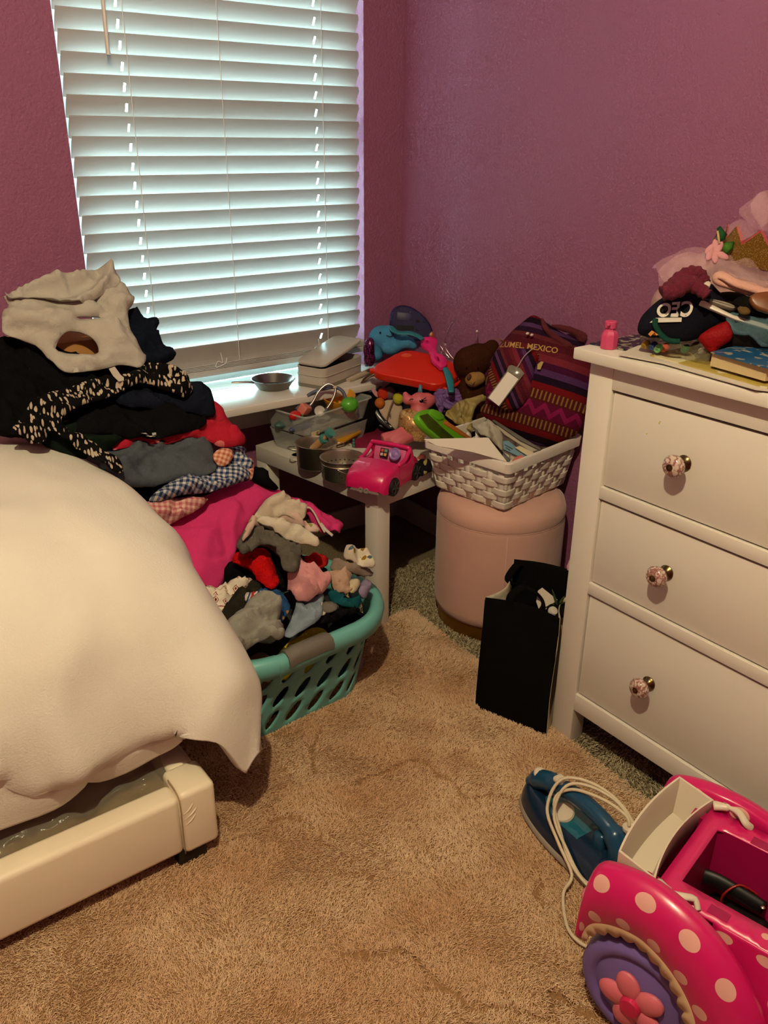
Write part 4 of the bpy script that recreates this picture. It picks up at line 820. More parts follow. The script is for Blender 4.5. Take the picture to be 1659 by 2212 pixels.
# ---- rolling pin in the pot
a, b = onZ(676, 970, .50), onZ(714, 934, .565); d = b-a; rp_ = thing('toy_rolling_pin', 'wooden toy rolling pin with teal rings standing in the steel pot', 'toy', a)
wood = MATS['beech_wood']; pin = M('pale_wood', '#b98d5f', .6, bump=(20, .1))
MB().tube([(0, 0, 0), tuple(d*.62)], .0115, 16).obj('roller', pin, rp_); MB().tube([tuple(d*.62), tuple(d*1.0)], .0055, 12).obj('handle', pin, rp_)
for f0, f1 in ((.56, .66), (.90, 1.03)): MB().tube([tuple(d*f0), tuple(d*f1)], .0145, 16).obj('ring', PLA('#3d7d78', 'teal_ring', .4), rp_)
# ---- cards behind the pots
cf_ = Frame(onZ(722, 940, .47), (-.3, -.85, .5), CR)
o = slab('yellow_card', z7([(760, 770), (900, 680), (900, 830), (790, 810)]), cf_, .001, PLA('#c08a22', 'yellow_card_stock', .6)); tag(o, 'yellow picture card standing behind the steel pot', 'card'); slab('picture', z7([(800, 770), (885, 712), (885, 812), (810, 798)]), cf_, .0003, PLA('#8c5f1c', 'ochre_print', .7), o, lay=.0006)
tp = Frame((0, 0, .452), (0, 0, 1)); o = slab('letter_card', z7([(885, 832), (1030, 840), (1090, 900), (920, 878)]), tp, .0015, PLA('#8d8577', 'grey_card_stock', .6)); tag(o, 'small grey letter card lying behind the two pots', 'card')
slab('letter', z7([(925, 845), (950, 846), (960, 868), (935, 866)]), tp, .0003, PLA('#2a2722', 'ink_black', .7), o, lay=.0004); slab('letter', z7([(975, 850), (1000, 852), (1030, 880), (1000, 878)]), tp, .0003, PLA('#2a2722', 'ink_black', .7), o, lay=.0004)
bd_ = thing('bead_figure', 'tiny teal bead figure standing by the pink car', 'toy', onZ(764, 966, .452))
for k, r in enumerate((.006, .0055, .0045)): MB().ell((0, 0, .005+k*.0095), (r, r, r), None, 12, 8).obj('bead', PLA('#2f6b60', 'teal_bead', .3), bd_, sharp=180)
# ---- magenta felt sheet
o = slab('felt_sheet', z3([(830, 1215), (960, 1120), (1080, 1100), (1180, 1130), (1240, 1180), (1200, 1270), (1080, 1290), (900, 1290), (860, 1250)]), Frame((0, 0, .4525), (0, 0, 1)), .0016, FAB('#7d1f3a'), bev=.0005); tag(o, 'dark magenta felt sheet lying on the table behind the pots', 'cloth')
# ---- patterned cloth at the table's right corner
o = cloth('patterned_cloth', z3([(1240, 1590), (1290, 1540), (1340, 1480), (1420, 1470), (1500, 1460), (1560, 1480), (1540, 1530), (1440, 1560), (1340, 1570), (1270, 1610)]), Frame((0, 0, .453), (0, 0, 1)), PF('tribal_print', p_blots('#16141c', '#a4585f', 60, .42, '#9a8b4c')), H=.012, amp=.008, step=.006, thick=.002, wd=.012); tag(o, 'black cloth with pink and gold print under the toy car', 'cloth')
# ---- pink toy convertible
ca = math.atan2(-.426, -.905); car = thing('toy_car', 'bright pink plastic toy convertible at the front corner of the table', 'toy car', (-.520, -.527, .4508), ca)
cpk = PLA('#c8165c', 'cherry_pink_plastic', .3, .3); blk_p = PLA('#0d0c0d', 'black_plastic', .5)
def sect(x, w, z0, z1_, zr): return [(x, -w, z0), (x, -w*1.03, (z0+zr)/2), (x, -w*.98, zr), (x, -w*.86, z1_), (x, 0, z1_+.004), (x, w*.86, z1_), (x, w*.98, zr), (x, w*1.03, (z0+zr)/2), (x, w, z0)]
S = [sect(.120, .050, .022, .034, .030), sect(.114, .060, .014, .056, .046), (sect(.09, .0655, .012, .070, .058)), sect(.06, .067, .012, .077, .064), sect(.035, .067, .012, .079, .067)]
hb = MB(); hb.grid(np.array(S)); hb.f += [tuple(range(9)), tuple(36+i for i in range(9))]; hb.obj('trunk', cpk, car, sharp=50)
S2 = [[(x, -.067, .012), (x, -.0695, .04), (x, -.066, z), (x, -.054, z), (x, -.052, .025), (x, .052, .025), (x, .054, z), (x, .066, z), (x, .0695, .04), (x, .067, .012)] for x, z in ((.036, .073), (.01, .066), (-.02, .066), (-.05, .074))]
MB().grid(np.array(S2)).obj('cabin_tub', cpk, car, sharp=40)
S3 = [sect(-.05, .067, .012, .074, .064), sect(-.068, .066, .012, .070, .060), sect(-.088, .062, .014, .060, .05), sect(-.098, .05, .02, .045, .038)]; tb_ = MB(); tb_.grid(np.array(S3)); tb_.f += [tuple(range(9)), tuple(27+i for i in range(9))]; tb_.obj('hood', cpk, car, sharp=50)
MB().box((-.09, -.06, .012), (.10, .06, .020)).obj('underbody', blk_p, car)
MB().tube(cr([(-.050, -.060, .066), (-.036, -.060, .098), (-.032, -.046, .105), (-.032, .046, .105), (-.036, .060, .098), (-.050, .060, .066)], 5), .0065, 8).obj('windshield_frame', cpk, car, sharp=180)
MB().tube(cr([(.034, -.060, .074), (.0, -.062, .078), (-.036, -.061, .100)], 5), .006, 8).obj('door_rail', cpk, car, sharp=180); MB().tube(cr([(.034, .060, .074), (.0, .062, .078), (-.036, .061, .100)], 5), .006, 8).obj('door_rail', cpk, car, sharp=180)
MB().box((-.052, -.052, .045), (-.026, .052, .098), .007, 3, Matrix.Translation((-.03, 0, .07)) @ Matrix.Rotation(math.radians(-14), 4, 'Y') @ Matrix.Translation((.03, 0, -.07))).obj('dashboard', PLA('#d4638f', 'rose_plastic', .35), car)
mt = Matrix.Translation((-.022, .024, .082)) @ Matrix.Rotation(math.radians(62), 4, 'Y')
MB().lathe([(0, .014), (.006, .0145), (.010, .011), (.0155, .013), (.0185, .010), (.0155, .005), (.008, .003), (0, .0)], 26, mt).obj('steering_wheel', PLA('#8c6ba8', 'lilac_plastic', .35), car, sharp=50)
mt = Matrix.Translation((-.0205, -.013, .082)) @ Matrix.Rotation(math.radians(66), 4, 'Y')
MB().box((-.0125, -.0125, 0), (.0125, .0125, .003), .002, 2, mt).obj('button_panel', blk_p, car)
for i, cc in enumerate(('#c9484e', '#5f8f72', '#c9a7a0', '#d98e58')): MB().box((-.0042, -.0042, .002), (.0042, .0042, .0045), .0008, 2, mt @ Matrix.Translation(((-.0055 if i < 2 else .0055), (.0055 if i % 2 else -.0055), 0))).obj('button', PLA(cc), car)
MB().box((-.018, -.05, .022), (.034, .05, .060), .006).obj('seat', blk_p, car)
wh = [(0, .011), (.010, .011), (.013, .008), (.024, .0085), (.0262, .006), (.0262, -.006), (.024, -.0085), (0, -.0085)]
for x in (.072, -.062):
    for s in (-1, 1):
        o = MB().lathe(wh, 28, Matrix.Translation((x, s*.064, .026)) @ Matrix.Rotation(-s*math.pi/2, 4, 'X')).obj('wheel', blk_p, car, sharp=40)
        for k in range(5): MB().box((.004, -.002, .0085), (.021, .002, .0115), .0008).obj('spoke', PLA('#3a3638', 'dark_grey_plastic'), o, loc=(x, s*.064, .026), rot=(Matrix.Rotation(-s*math.pi/2, 3, 'X') @ Matrix.Rotation(k*1.2566, 3, 'Z')).to_euler())
gp = PLA('#8a7f78', 'warm_grey_plastic', .5)
MB().prism([(-.046, .013), (.046, .013), (.036, .029), (-.036, .029)], 0, .006, Matrix.Translation((.113, 0, 0)) @ Matrix.Rotation(math.pi/2, 4, 'Z') @ Matrix.Rotation(math.pi/2, 4, 'X'), .0015).obj('bumper_insert', gp, car)
for s in (-.009, .009): MB().lathe([(.0035, 0), (.0075, 0), (.0075, .004), (.0035, .004), (.0035, 0)], 18, Matrix.Translation((.1185, s, .020)) @ Matrix.Rotation(math.pi/2, 4, 'Y')).obj('exhaust_ring', gp, car)
# ---- corner heap of toys
# red carry case
rf = Frame(onP(890, 800, onZ(890, 800, .685), Vector((0, 0, 1))), (-.22, -.30, .93), CR)
rc = thing('carry_case', 'red orange plastic carry case lying on the toy heap in the corner', 'case', rf.o); red = M('red_orange_plastic', '#c4230c', .33, bump=(160, .06), var=(12, .05))
TOP = z6([(150, 770), (280, 700), (440, 610), (560, 580), (720, 605), (920, 655), (1130, 740), (1172, 810), (1150, 910), (985, 985), (860, 1000), (740, 965), (420, 905), (165, 852)])
slab('lid', TOP, rf, .030, red, rc, bev=.006, rnd=1, seg=3, sharp=60); slab('base', TOP, rf, .030, red, rc, lay=-.0315, bev=.005, rnd=1, seg=3, sharp=60)
slab('hinge', z6([(95, 805), (150, 790), (165, 840), (110, 835)]), rf, .012, red, rc, lay=-.02, bev=.002)
MB().tube(cr([rf.w(*rf.at(x, y, -.02), -.022) for x, y in z6([(960, 1000), (1010, 1045), (1110, 1010), (1190, 950), (1180, 895), (1140, 885)])], 4), .006, 8).obj('carry_handle', red, rc, world=True, sharp=180)
slab('round_mark', z6([(480, 640), (545, 622), (610, 640), (600, 665), (535, 672), (485, 660)]), rf, .001, M('faded_red_orange', '#cc4a30', .5), rc, lay=.0006, rnd=2)
# heap core: toys underneath, so that the case rests on something
pil = blob('toy_sack', [((-.16, -.12, .53), (.10, .13, .085)), ((-.12, -.20, .58), (.09, .10, .06)), ((-.21, -.05, .55), (.07, .08, .07))], FAB('#191318', 'black_mesh_bag'), voxel=.012); tag(pil, 'dark bag of toys at the bottom of the corner heap, under the red case', 'bag')
# blue plush whale
blu = M('sky_blue_plush', '#4586b0', 1.0, bump=(300, .7, 4), spec=.05); B0 = onY(838, 742, -.10)
wh_ = thing('plush_narwhal', 'sky blue plush sea animal resting on the red case', 'plush toy', B0); kf = Frame(B0, (CAM-B0), CR)
def K(x, y, h=0, fr=None): fr = fr or kf; a_ = z6([(x, y)])[0]; return fr.w(*fr.at(a_[0], a_[1], h), h)-fr.o
blob('body', [(K(250, 440), (0.0439, 0.0439, 0.0403)), (K(330, 400, .008), (0.0317, 0.0317, 0.0293)), (K(190, 540, -.005), (0.0317, 0.0317, 0.0366)), (K(370, 560, .02), (0.0415, 0.0244, 0.0232)), (K(440, 530, .025), (0.0268, 0.0207, 0.0195)), (K(560, 500, .02), (0.0268, 0.0195, 0.0195)), (K(510, 460, .015), (0.0220, 0.0146, 0.0159)), (K(620, 530, .02), (0.0146, 0.0146, 0.0146)), (K(180, 640, .0), (0.0244, 0.0220, 0.0220))], blu, wh_, voxel=.0045, smooth=5)
for L in ([(225, 590), (160, 650), (110, 690), (190, 700), (225, 650)], [(100, 710), (60, 740), (45, 780), (75, 785), (105, 750)]):
    pts = [K(x, y, .012) for x, y in L]; q = MB(); q.add(pts, [tuple(range(len(pts)))]); solid(q.obj('fin', blu, wh_), .008)
eye = M('black_bead', '#060506', .15); MB().ell(K(228, 380, .046), (.0035, .0035, .0035), None, 12, 8).obj('eye', eye, wh_, sharp=180)
thread = M('dark_thread', '#141016', .8); MB().tube(cr([K(300, 410, .043), K(340, 425, .043), K(375, 412, .042), K(388, 385, .040)], 4), .001, 6).obj('smile', thread, wh_, sharp=180)
# purple plastic seat back
S0 = onY(888, 712, -.055); seatb = thing('plastic_helmet', 'dark purple blue rounded plastic toy shell standing in the room corner', 'toy', S0)
sfm = Frame(S0, (-.55, -.8, .25), CR); dpl = PLA('#1a1240', 'indigo_plastic', .75)
slab('shell', z6([(345, 480), (342, 200), (370, 110), (420, 62), (500, 45), (590, 60), (690, 120), (780, 200), (840, 290), (875, 370), (880, 470)]), sfm, .05, dpl, seatb, bev=.012, rnd=1, seg=4, sharp=60)
slab('recess_panel', z6([(430, 130), (600, 150), (600, 240), (430, 235)]), sfm, .002, PLA('#221c48', 'violet_plastic', .5), seatb, lay=.0012, bev=.001)
for L in ([(430, 290), (630, 300), (630, 350), (430, 345)], [(655, 228), (698, 232), (698, 262), (655, 258)], [(735, 240), (765, 244), (765, 264), (735, 260)], [(650, 340), (690, 344), (690, 366), (650, 362)]): slab('slot', z6(L), sfm, .001, hol, seatb, lay=.0006)
for q in ((472, 95), (588, 132)): MB().ell(sfm.w(*sfm.at(*z6([q])[0]), .001), (.0016, .0016, .0016), None, 8, 6).obj('screw', steel, seatb, world=True)
slab('orange_knob', z6([(800, 400), (850, 355), (878, 380), (880, 450), (830, 460)]), sfm, .02, PLA('#8e3a20', 'rust_plastic'), seatb, lay=.003, bev=.003, rnd=1)
# magenta sequin pouch
q0 = onY(797, 755, -.09); sq = thing('sequin_pouch', 'magenta sequin pouch behind the blue plush', 'pouch', q0); sqm = M('magenta_sequins', '#6d1f55', .25, .5, pat=lambda t: t.ramp(t.voro(t.uv(co='Object'), 170, 'F1', .25)[0], [(.3, '#8b2f73'), (.55, '#2a0b22')]))
blob('pouch', [((0, 0, 0), (.018, .022, .04)), ((.006, .004, -.03), (.02, .022, .03)), ((.004, 0, .02), (.014, .02, .022))], sqm, sq, voxel=.006)
# toy with teal arms and pink body
tf = Frame(rf.o+rf.n*.012, rf.n, CR); tg = thing('toy_goggles', 'pink toy frame with two teal arms lying across the red case', 'toy', rf.o+rf.n*.02); hp_ = PLA('#cf1f6e', 'neon_pink_plastic', .35); tl = PLA('#1f6f7d', 'deep_teal_plastic', .4)
HL = [z6([(770, 490), (800, 490), (808, 512), (782, 530)]), z6([(905, 680), (925, 690), (935, 740), (918, 735)])]
poly = [tf.at(x, y) for x, y in z6([(715, 480), (740, 450), (830, 445), (890, 455), (912, 500), (895, 570), (905, 640), (960, 655), (1005, 690), (1022, 730), (1030, 785), (950, 822), (910, 780), (840, 725), (830, 660), (800, 580), (730, 555), (712, 520)])]
V, T, be, d = fill(chaikin(poly, 1), [[tf.at(x, y) for x, y in h] for h in HL], .004, 2); n = len(V); hgt = .006+.006*np.clip(d/.012, 0, 1)
q = MB(); q.add([tf.w(V[i, 0], V[i, 1], hgt[i]) for i in range(n)]+[tf.w(V[i, 0], V[i, 1], -.006) for i in range(n)], list(T)+[(n+f[0], n+f[2], n+f[1]) for f in T]+[(e[1], e[0], n+e[0], n+e[1]) for e in be]); q.obj('frame', hp_, tg, world=True, sharp=60)
for L, hs in (([(360, 310), (400, 360), (480, 385), (580, 385), (680, 420), (735, 460)], .03), ([(1000, 800), (1040, 880), (1065, 970), (1078, 1090)], .012)):
    pts = cr([tf.w(*tf.at(x, y, hs), hs) for x, y in z6(L)], 5); MB().tube(pts, [.0085+.004*math.sin(math.pi*i/(len(pts)-1)) for i in range(len(pts))], 10, flat=.35).obj('arm', tl, tg, world=True, sharp=180)
# tiara
X0 = onX(988, 735, -.075); ti = thing('tiara', 'silver toy tiara leaning on the wall above the brown bear', 'tiara', X0); xf = Frame(X0, (-.82, -.5, .2), CR); silv = M('shiny_silver', '#b9a9ac', .15, 1.0)
def xt(L, h=0.0): return cr([xf.w(*xf.at(x, y, h), h) for x, y in z6(L)], 5)
MB().tube(xt([(1135, 218), (1085, 270), (1040, 350), (1012, 440), (1000, 520)]), .0026, 8, flat=.6).obj('side_arm', silv, ti, world=True, sharp=180)
MB().tube(xt([(1384, 360), (1384, 430), (1368, 510), (1330, 590), (1270, 650), (1190, 695), (1110, 702), (1030, 680), (955, 640)]), .0026, 8, flat=.6).obj('band', silv, ti, world=True, sharp=180)
for L in ([(1000, 520), (960, 490), (945, 530), (985, 600), (955, 640)], [(1000, 520), (1020, 580), (1060, 640), (1110, 700)], [(985, 560), (950, 570), (960, 620), (1010, 650)], [(1000, 540), (1000, 600), (1030, 660)], [(970, 600), (1010, 620), (1060, 690)]): MB().tube(xt(L, .004), .0012, 6).obj('filigree', silv, ti, world=True, sharp=180)
for g in ((1002, 522), (960, 640), (1384, 362)): MB().ell(xt([g, g])[0], (.004, .004, .004), None, 10, 8).obj('jewel', M('crystal', '#e5dada', .05, .3), ti, world=True)
# brown bear
bf_m = M('dark_brown_plush', '#3a1d10', 1.0, bump=(190, 1.0, 4), var=(60, .25), spec=.05); H0 = onX(1012, 795, -.135)
be_ = thing('teddy_bear', 'dark brown teddy bear sitting between the red case and the backpack', 'teddy bear', H0+Vector((0, 0, -.2))); bF = Frame(H0, (CAM-H0), CR)
def kb(x, y, h=0): a_ = z6([(x, y)])[0]; return bF.w(*bF.at(a_[0], a_[1], h), h)-Vector(be_.location)
blob('body', [(kb(1310, 740, -.02), (.055, .055, .052)), (kb(1400, 680, -.03), (.05, .05, .045)), (kb(1560, 560, -.035), (.026, .022, .026)), (kb(1190, 660, -.04), (.018, .018, .018)), (kb(1330, 1100, -.03), (.05, .05, .06)), (kb(1300, 1400, -.05), (.055, .055, .085))], bf_m, be_, voxel=.006, smooth=3)
mz = M('tan_velour', '#8f6a38', .95, bump=(260, .4)); blob('muzzle', [(kb(1345, 940, .034), (.028, .025, .023)), (kb(1400, 925, .026), (.022, .022, .020))], mz, be_, voxel=.004)
MB().ell(kb(1290, 908, .060), (.0085, .006, .010), None, 14, 10).obj('nose', M('brown_velour', '#4f2c12', .9), be_, sharp=180)
MB().tube(cr([kb(1290, 1000, .058), kb(1325, 1005, .060), kb(1350, 985, .059), kb(1362, 960, .056)], 4), .001, 6).obj('smile', thread, be_, sharp=180)
for q in ((1398, 800), (1260, 800)): MB().ell(kb(q[0], q[1], .034), (.003, .003, .003), None, 10, 8).obj('eye', eye, be_, sharp=180)
# black cap
C0 = onZ(815, 890, .53); cap = thing('black_hat', 'black brimmed hat standing on its edge beside the clear bin', 'hat', C0); cF = Frame(C0, (-.45, -.75, .45), CR)
blob('crown', [(cF.w(*cF.at(*z3([(1010, 960)])[0]), -.02)-C0, (.035, .035, .045)), (cF.w(*cF.at(*z3([(990, 1040)])[0]), -.025)-C0, (.035, .035, .035)), (cF.w(*cF.at(*z3([(1060, 900)])[0]), -.025)-C0, (.03, .03, .03))], FAB('#070606', 'black_twill'), cap, voxel=.006)
slab('brim', z3([(1065, 1000), (1080, 960), (1130, 1030), (1200, 1090), (1240, 1140), (1180, 1130), (1100, 1070)]), cF, .004, PLA('#0c0b0c', 'black_vinyl', .25), cap, lay=.01, bev=.001)
for L in ([(1150, 1065), (1175, 1070), (1165, 1080)], [(1185, 1095), (1215, 1110), (1200, 1118)]): slab('script_print', z3(L), cF, .0004, wp, cap, lay=.0106)
# brown wooden spoon and pale blue clip behind
a, b = onZ(772, 838, .60), onZ(808, 806, .645); o = MB().tube(cr([a, (a+b)/2+Vector((0, 0, .006)), b], 5), [.006]*4+[.010]*4+[.013]*3, 12, flat=.5).obj('leather_strap', M('brown_leather', '#4a2714', .45)); tag(o, 'brown leather strap between the clear bin and the red case', 'strap')
o = slab('buckle_clip', z6([(0, 960), (40, 940), (110, 975), (250, 1020), (240, 1050), (100, 1090), (5, 1020)]), Frame(onZ(795, 835, .60), (-.4, -.7, .6), CR), .012, PLA('#3f6570', 'steel_blue_plastic', .35), bev=.002); tag(o, 'steel blue plastic clip sticking out under the red case', 'clip')
# cream unicorn cushion with pompoms
U0 = onZ(845, 905, .51); uF = Frame(U0, (-.5, -.75, .45), CR); uc = thing('unicorn_headband', 'cream plush unicorn face with coloured pompoms behind the pink doll', 'plush toy', U0)
cloth('face', z6([(200, 1260), (270, 1190), (360, 1180), (460, 1210), (500, 1300), (470, 1420), (430, 1540), (390, 1540), (300, 1440), (230, 1350)]), uF, M('cream_plush', '#b6a08c', .95, bump=(260, .5)), uc, lay=.0, H=.03, amp=.002, step=.006, wd=.02, thick=.02)
slab('ear', z6([(115, 1050), (135, 1030), (190, 1075), (215, 1130), (200, 1160), (150, 1120)]), uF, .008, FAB('#b87f82'), uc, lay=.006, bev=.002, rnd=1)
pm = lambda c: M('pompom_'+c[1:], c, 1.0, bump=(170, 1.0, 4), var=(120, .2))
for (x, y), r, c, h in (((225, 1220), .0135, '#b4601e', .02), ((265, 1110), .0155, '#b9290f', .018), ((345, 1100), .016, '#6a5560', .014), ((445, 1165), .0145, '#b5b52a', .03)): MB().ell(uF.w(*uF.at(*z6([(x, y)])[0], h), h)-U0, (r*1.25, r*1.25, r*1.3), None, 20, 14).obj('pompom', pm(c), uc, sharp=180)
MB().tube(cr([uF.w(*uF.at(*q, .035), .035)-U0 for q in z6([(505, 1095), (430, 1110), (385, 1180), (340, 1300), (300, 1430)])], 5), .003, 8, flat=.5).obj('ribbon', FAB('#7d6a58'), uc, sharp=180)
for L in ([(330, 1350), (345, 1365), (360, 1345)], [(345, 1365), (340, 1390)], [(350, 1362), (358, 1385)]): MB().tube([uF.w(*uF.at(*q, .028), .029)-U0 for q in z6(L)], .0009, 6).obj('lash', thread, uc, sharp=180)
# pink unicorn doll in gold dress
D0 = onZ(895, 925, .53); dF = Frame(D0, (-.5, -.75, .42), CR); do = thing('unicorn_doll', 'pink unicorn doll with purple hair in a gold dress', 'doll', onZ(880, 970, .455)); DL = Vector(do.location)
def kd(x, y, h=0): a_ = z6([(x, y)])[0]; return dF.w(*dF.at(a_[0], a_[1], h), h)-DL
dp = M('doll_pink_vinyl', '#c45f68', .5, sss=.1, var=(10, .03))
def kd3(x, y, h=0): a_ = z3([(x, y)])[0]; return dF.w(*dF.at(a_[0], a_[1], h), h)-DL
blob('body', [(kd(700, 1190, .0), (.031, .031, .026)), (kd(780, 1190, -.006), (.027, .027, .025)), (kd(560, 1180, .012), (.018, .018, .016)), (kd(530, 1120, .010), (.010, .010, .010)), (kd(870, 1180, -.004), (.010, .010, .014)), (kd(690, 1330, -.005), (.03, .03, .03))], dp, do, voxel=.0045, smooth=4,
     tubes=[([kd3(1340, 1150, .0), kd3(1240, 1190, .015), kd3(1130, 1225, .02)], [.022, .0185, .0205]), ([kd3(1370, 1190, .0), kd3(1290, 1230, .02), kd3(1220, 1275, .025)], [.020, .018, .0195])])
blob('leg', [(kd3(1420, 1420, .01), (.020, .018, .015)), (kd3(1470, 1380, .01), (.014, .013, .013)), (kd3(1370, 1440, .012), (.013, .013, .012))], M('doll_peach_vinyl', '#c9715c', .5), do, voxel=.0045)
gold = M('gold_foil_fabric', '#b08a54', .32, .55, bump=(90, .35), pat=lambda t: t.ramp(t.voro(t.uv(), 130, 'DISTANCE_TO_EDGE', 1)[0], [(.02, '#7a4a26'), (.05, '#d1a56c')]))
cloth('gold_dress', z6([(455, 1330), (520, 1290), (640, 1280), (760, 1285), (830, 1330), (860, 1400), (900, 1500), (920, 1590), (820, 1680), (700, 1690), (560, 1660), (470, 1590), (440, 1480)]), dF, gold, do, lay=.0, H=.12, amp=.002, step=.006, wd=.03, thick=.035)
MB().tube([kd(705, 1090, -.004), kd(712, 985, -.002)], [.008, .004], 12).obj('horn', PLA('#4a7d96', 'sky_plastic', .4), do, sharp=180)
MB().ell(kd(720, 1195, .030), (.0065, .0035, .0055), Vector((1, 0, 0)).rotation_difference(CR), 14, 10).obj('eye', eye, do, sharp=180)
MB().ell(kd(708, 1180, .0345), (.0018, .0015, .0018), None, 8, 6).obj('eye_glint', M('white_enamel', '#e8e2dc', .3), do)
for L in ([(740, 1180), (775, 1150)], [(745, 1195), (785, 1180)], [(742, 1210), (780, 1215)]): MB().tube([kd(x, y, .029) for x, y in L], [.0012, .0006], 6).obj('lash', thread, do)
MB().tube(cr([kd(575, 1190, .028), kd(600, 1170, .028), kd(625, 1175, .028)], 3), .001, 6).obj('nostril', thread, do)
hair = M('purple_doll_hair', '#6a4a86', .6, bump=(110, .9, 4), var=(60, .2)); rng2 = random.Random(4)
for k in range(80):
    a_ = kd(900+rng2.uniform(-20, 60), 1130+rng2.uniform(-30, 40), -.01+rng2.uniform(-.01, .012)); x, y = rng2.uniform(930, 1280), rng2.uniform(1080, 1330)
    m_ = kd((x+900)/2+rng2.uniform(-60, 60), (y+1120)/2+rng2.uniform(-50, 50), rng2.uniform(-.01, .02)); e_ = kd(x, y, rng2.uniform(-.02, .015)); f_ = kd(x+rng2.uniform(-60, 40), y+rng2.uniform(-50, 50), rng2.uniform(-.02, .02))
    MB().tube(cr([a_, m_, e_, f_], 5), [.0062]*14+[.004, .0012], 6).obj('hair_lock', hair, do, sharp=180)
# ================================================================== ON AND BESIDE THE OTTOMAN
def text(name, s, fr, px, size, ang, mat, parent, lay, flip=False, bend=None, space=1.0, bold=0.0, shear=0.0, sx=1.0):
    c = bpy.data.curves.new(name, 'FONT'); c.body = s; c.size = size; c.align_x = 'CENTER'; c.align_y = 'CENTER'; c.extrude = .0003; c.space_character = space; c.offset = bold; c.shear = shear
    tmp = bpy.data.objects.new('tmp_text', c); COL.objects.link(tmp); dg = bpy.context.evaluated_depsgraph_get(); me = tmp.evaluated_get(dg).to_mesh()
    V = [Vector((v.co.x*sx, v.co.y, v.co.z)) for v in me.vertices]; F = [tuple(p.vertices) for p in me.polygons]; tmp.evaluated_get(dg).to_mesh_clear(); bpy.data.objects.remove(tmp)
    u0, v0 = fr.at(px[0], px[1], lay); ca, sa = math.cos(ang), math.sin(ang); b = MB(); P = []
    for v in V:
        x, y = v.x, v.y+(bend(v.x) if bend else 0); P.append(fr.w(u0+x*ca-y*sa, v0+x*sa+y*ca, lay+v.z))
    b.add(P, F); return b.obj(name, mat, parent, world=True, sharp=0)
# ---- white woven basket
WZ = .4225; wbk = thing('woven_basket', 'white painted woven wood basket full of papers on the ottoman', 'basket', (-.2145, -.681, WZ), math.radians(8.6))
wv = M('white_painted_wood_strip', '#ded4c8', .55, bump=(50, .2), var=(14, .06))
hx0, hy0, hx1, hy1, WH = .142, .122, .166, .146, .143
def wpt(side, f, z, out=0.0):
    """point on one of the four walls: side 0 near,1 right,2 far,3 left; f -1..1"""
    t = z/WH; hx, hy = hx0+(hx1-hx0)*t, hy0+(hy1-hy0)*t
    return [(f*hx, -hy-out, z), (hx+out, f*hy, z), (-f*hx, hy+out, z), (-hx-out, -f*hy, z)][side]
NS = (8, 7, 8, 7)
def strip(rows, t=.0016):
    """ribbon from pairs of points, thickened"""
    b = MB(); b.grid(np.array(rows)); return b
for side in range(4):
    n = NS[side]
    for k in range(n):
        f0 = -1+2*(k+.5)/n; w_ = .0102/(hx1 if side % 2 == 0 else hy1)
        rows = [[wpt(side, f0-w_, z, .0), wpt(side, f0+w_, z, .0)] for z in (.002, .04, .08, .125)]
        solid(strip(rows).obj('stake', wv, wbk, sharp=30), .0018)
for r in range(5):
    z0 = .003+r*.0202; P = []
    for side in range(4):
        n = NS[side]
        for k in range(n*4+1):
            f = -1+2*k/(n*4); ph = math.cos(math.pi*(k/4-.5)+math.pi*(r % 2)); P.append([wpt(side, f*.985, z0+q, .0032*math.sin(math.pi*(k/4)+(math.pi if r % 2 else 0))) for q in (-.0008, .0045, .010, .0155, .0206)])
    b = MB(); b.grid(np.array(P), closeu=True); solid(b.obj('weaver', wv, wbk, sharp=60), .0016)
b = MB(); P = [(a_, b_) for a_, b_ in rr(hx0, hy0, .006, 2)]; b.prism(P, .0, .004); b.obj('base', wv, wbk)
def ringrect(hx, hy, z, r=.016): return [(a_, b_, z) for a_, b_ in rr(hx, hy, r, 6)]
R = [ringrect(hx1+.001, hy1+.001, .120), ringrect(hx1+.006, hy1+.006, .121), ringrect(hx1+.008, hy1+.008, .148), ringrect(hx1+.006, hy1+.006, .151), ringrect(hx1-.002, hy1-.002, .151), ringrect(hx1-.004, hy1-.004, .121), ringrect(hx1+.001, hy1+.001, .120)]
MB().grid(np.array(R).transpose(1, 0, 2), closeu=True).obj('rim_band', M('white_painted_rim', '#e0d6ca', .5, bump=(30, .15), var=(10, .04)), wbk, sharp=40)
# ---- paper stack, books and more in the basket
PF_ = Frame(onZ(1020, 985, .582), (-.30, -.50, .80), CR); pap = M('white_paper', '#d2c7ba', .8, var=(6, .04))
for i, (L, lay) in enumerate((([(150, 1240), (660, 1240), (840, 1418), (600, 1345), (300, 1285)], .0), ([(140, 1218), (690, 1205), (850, 1412), (560, 1330), (250, 1275)], .004))):
    o = slab('envelope', z4(L), PF_, .0012, pap, lay=lay); tag(o, ['large white envelope sloping over the front rim of the woven basket, the lower one', 'large white envelope on top of the other, over the basket rim'][i], 'envelope', 'papers in the woven basket')
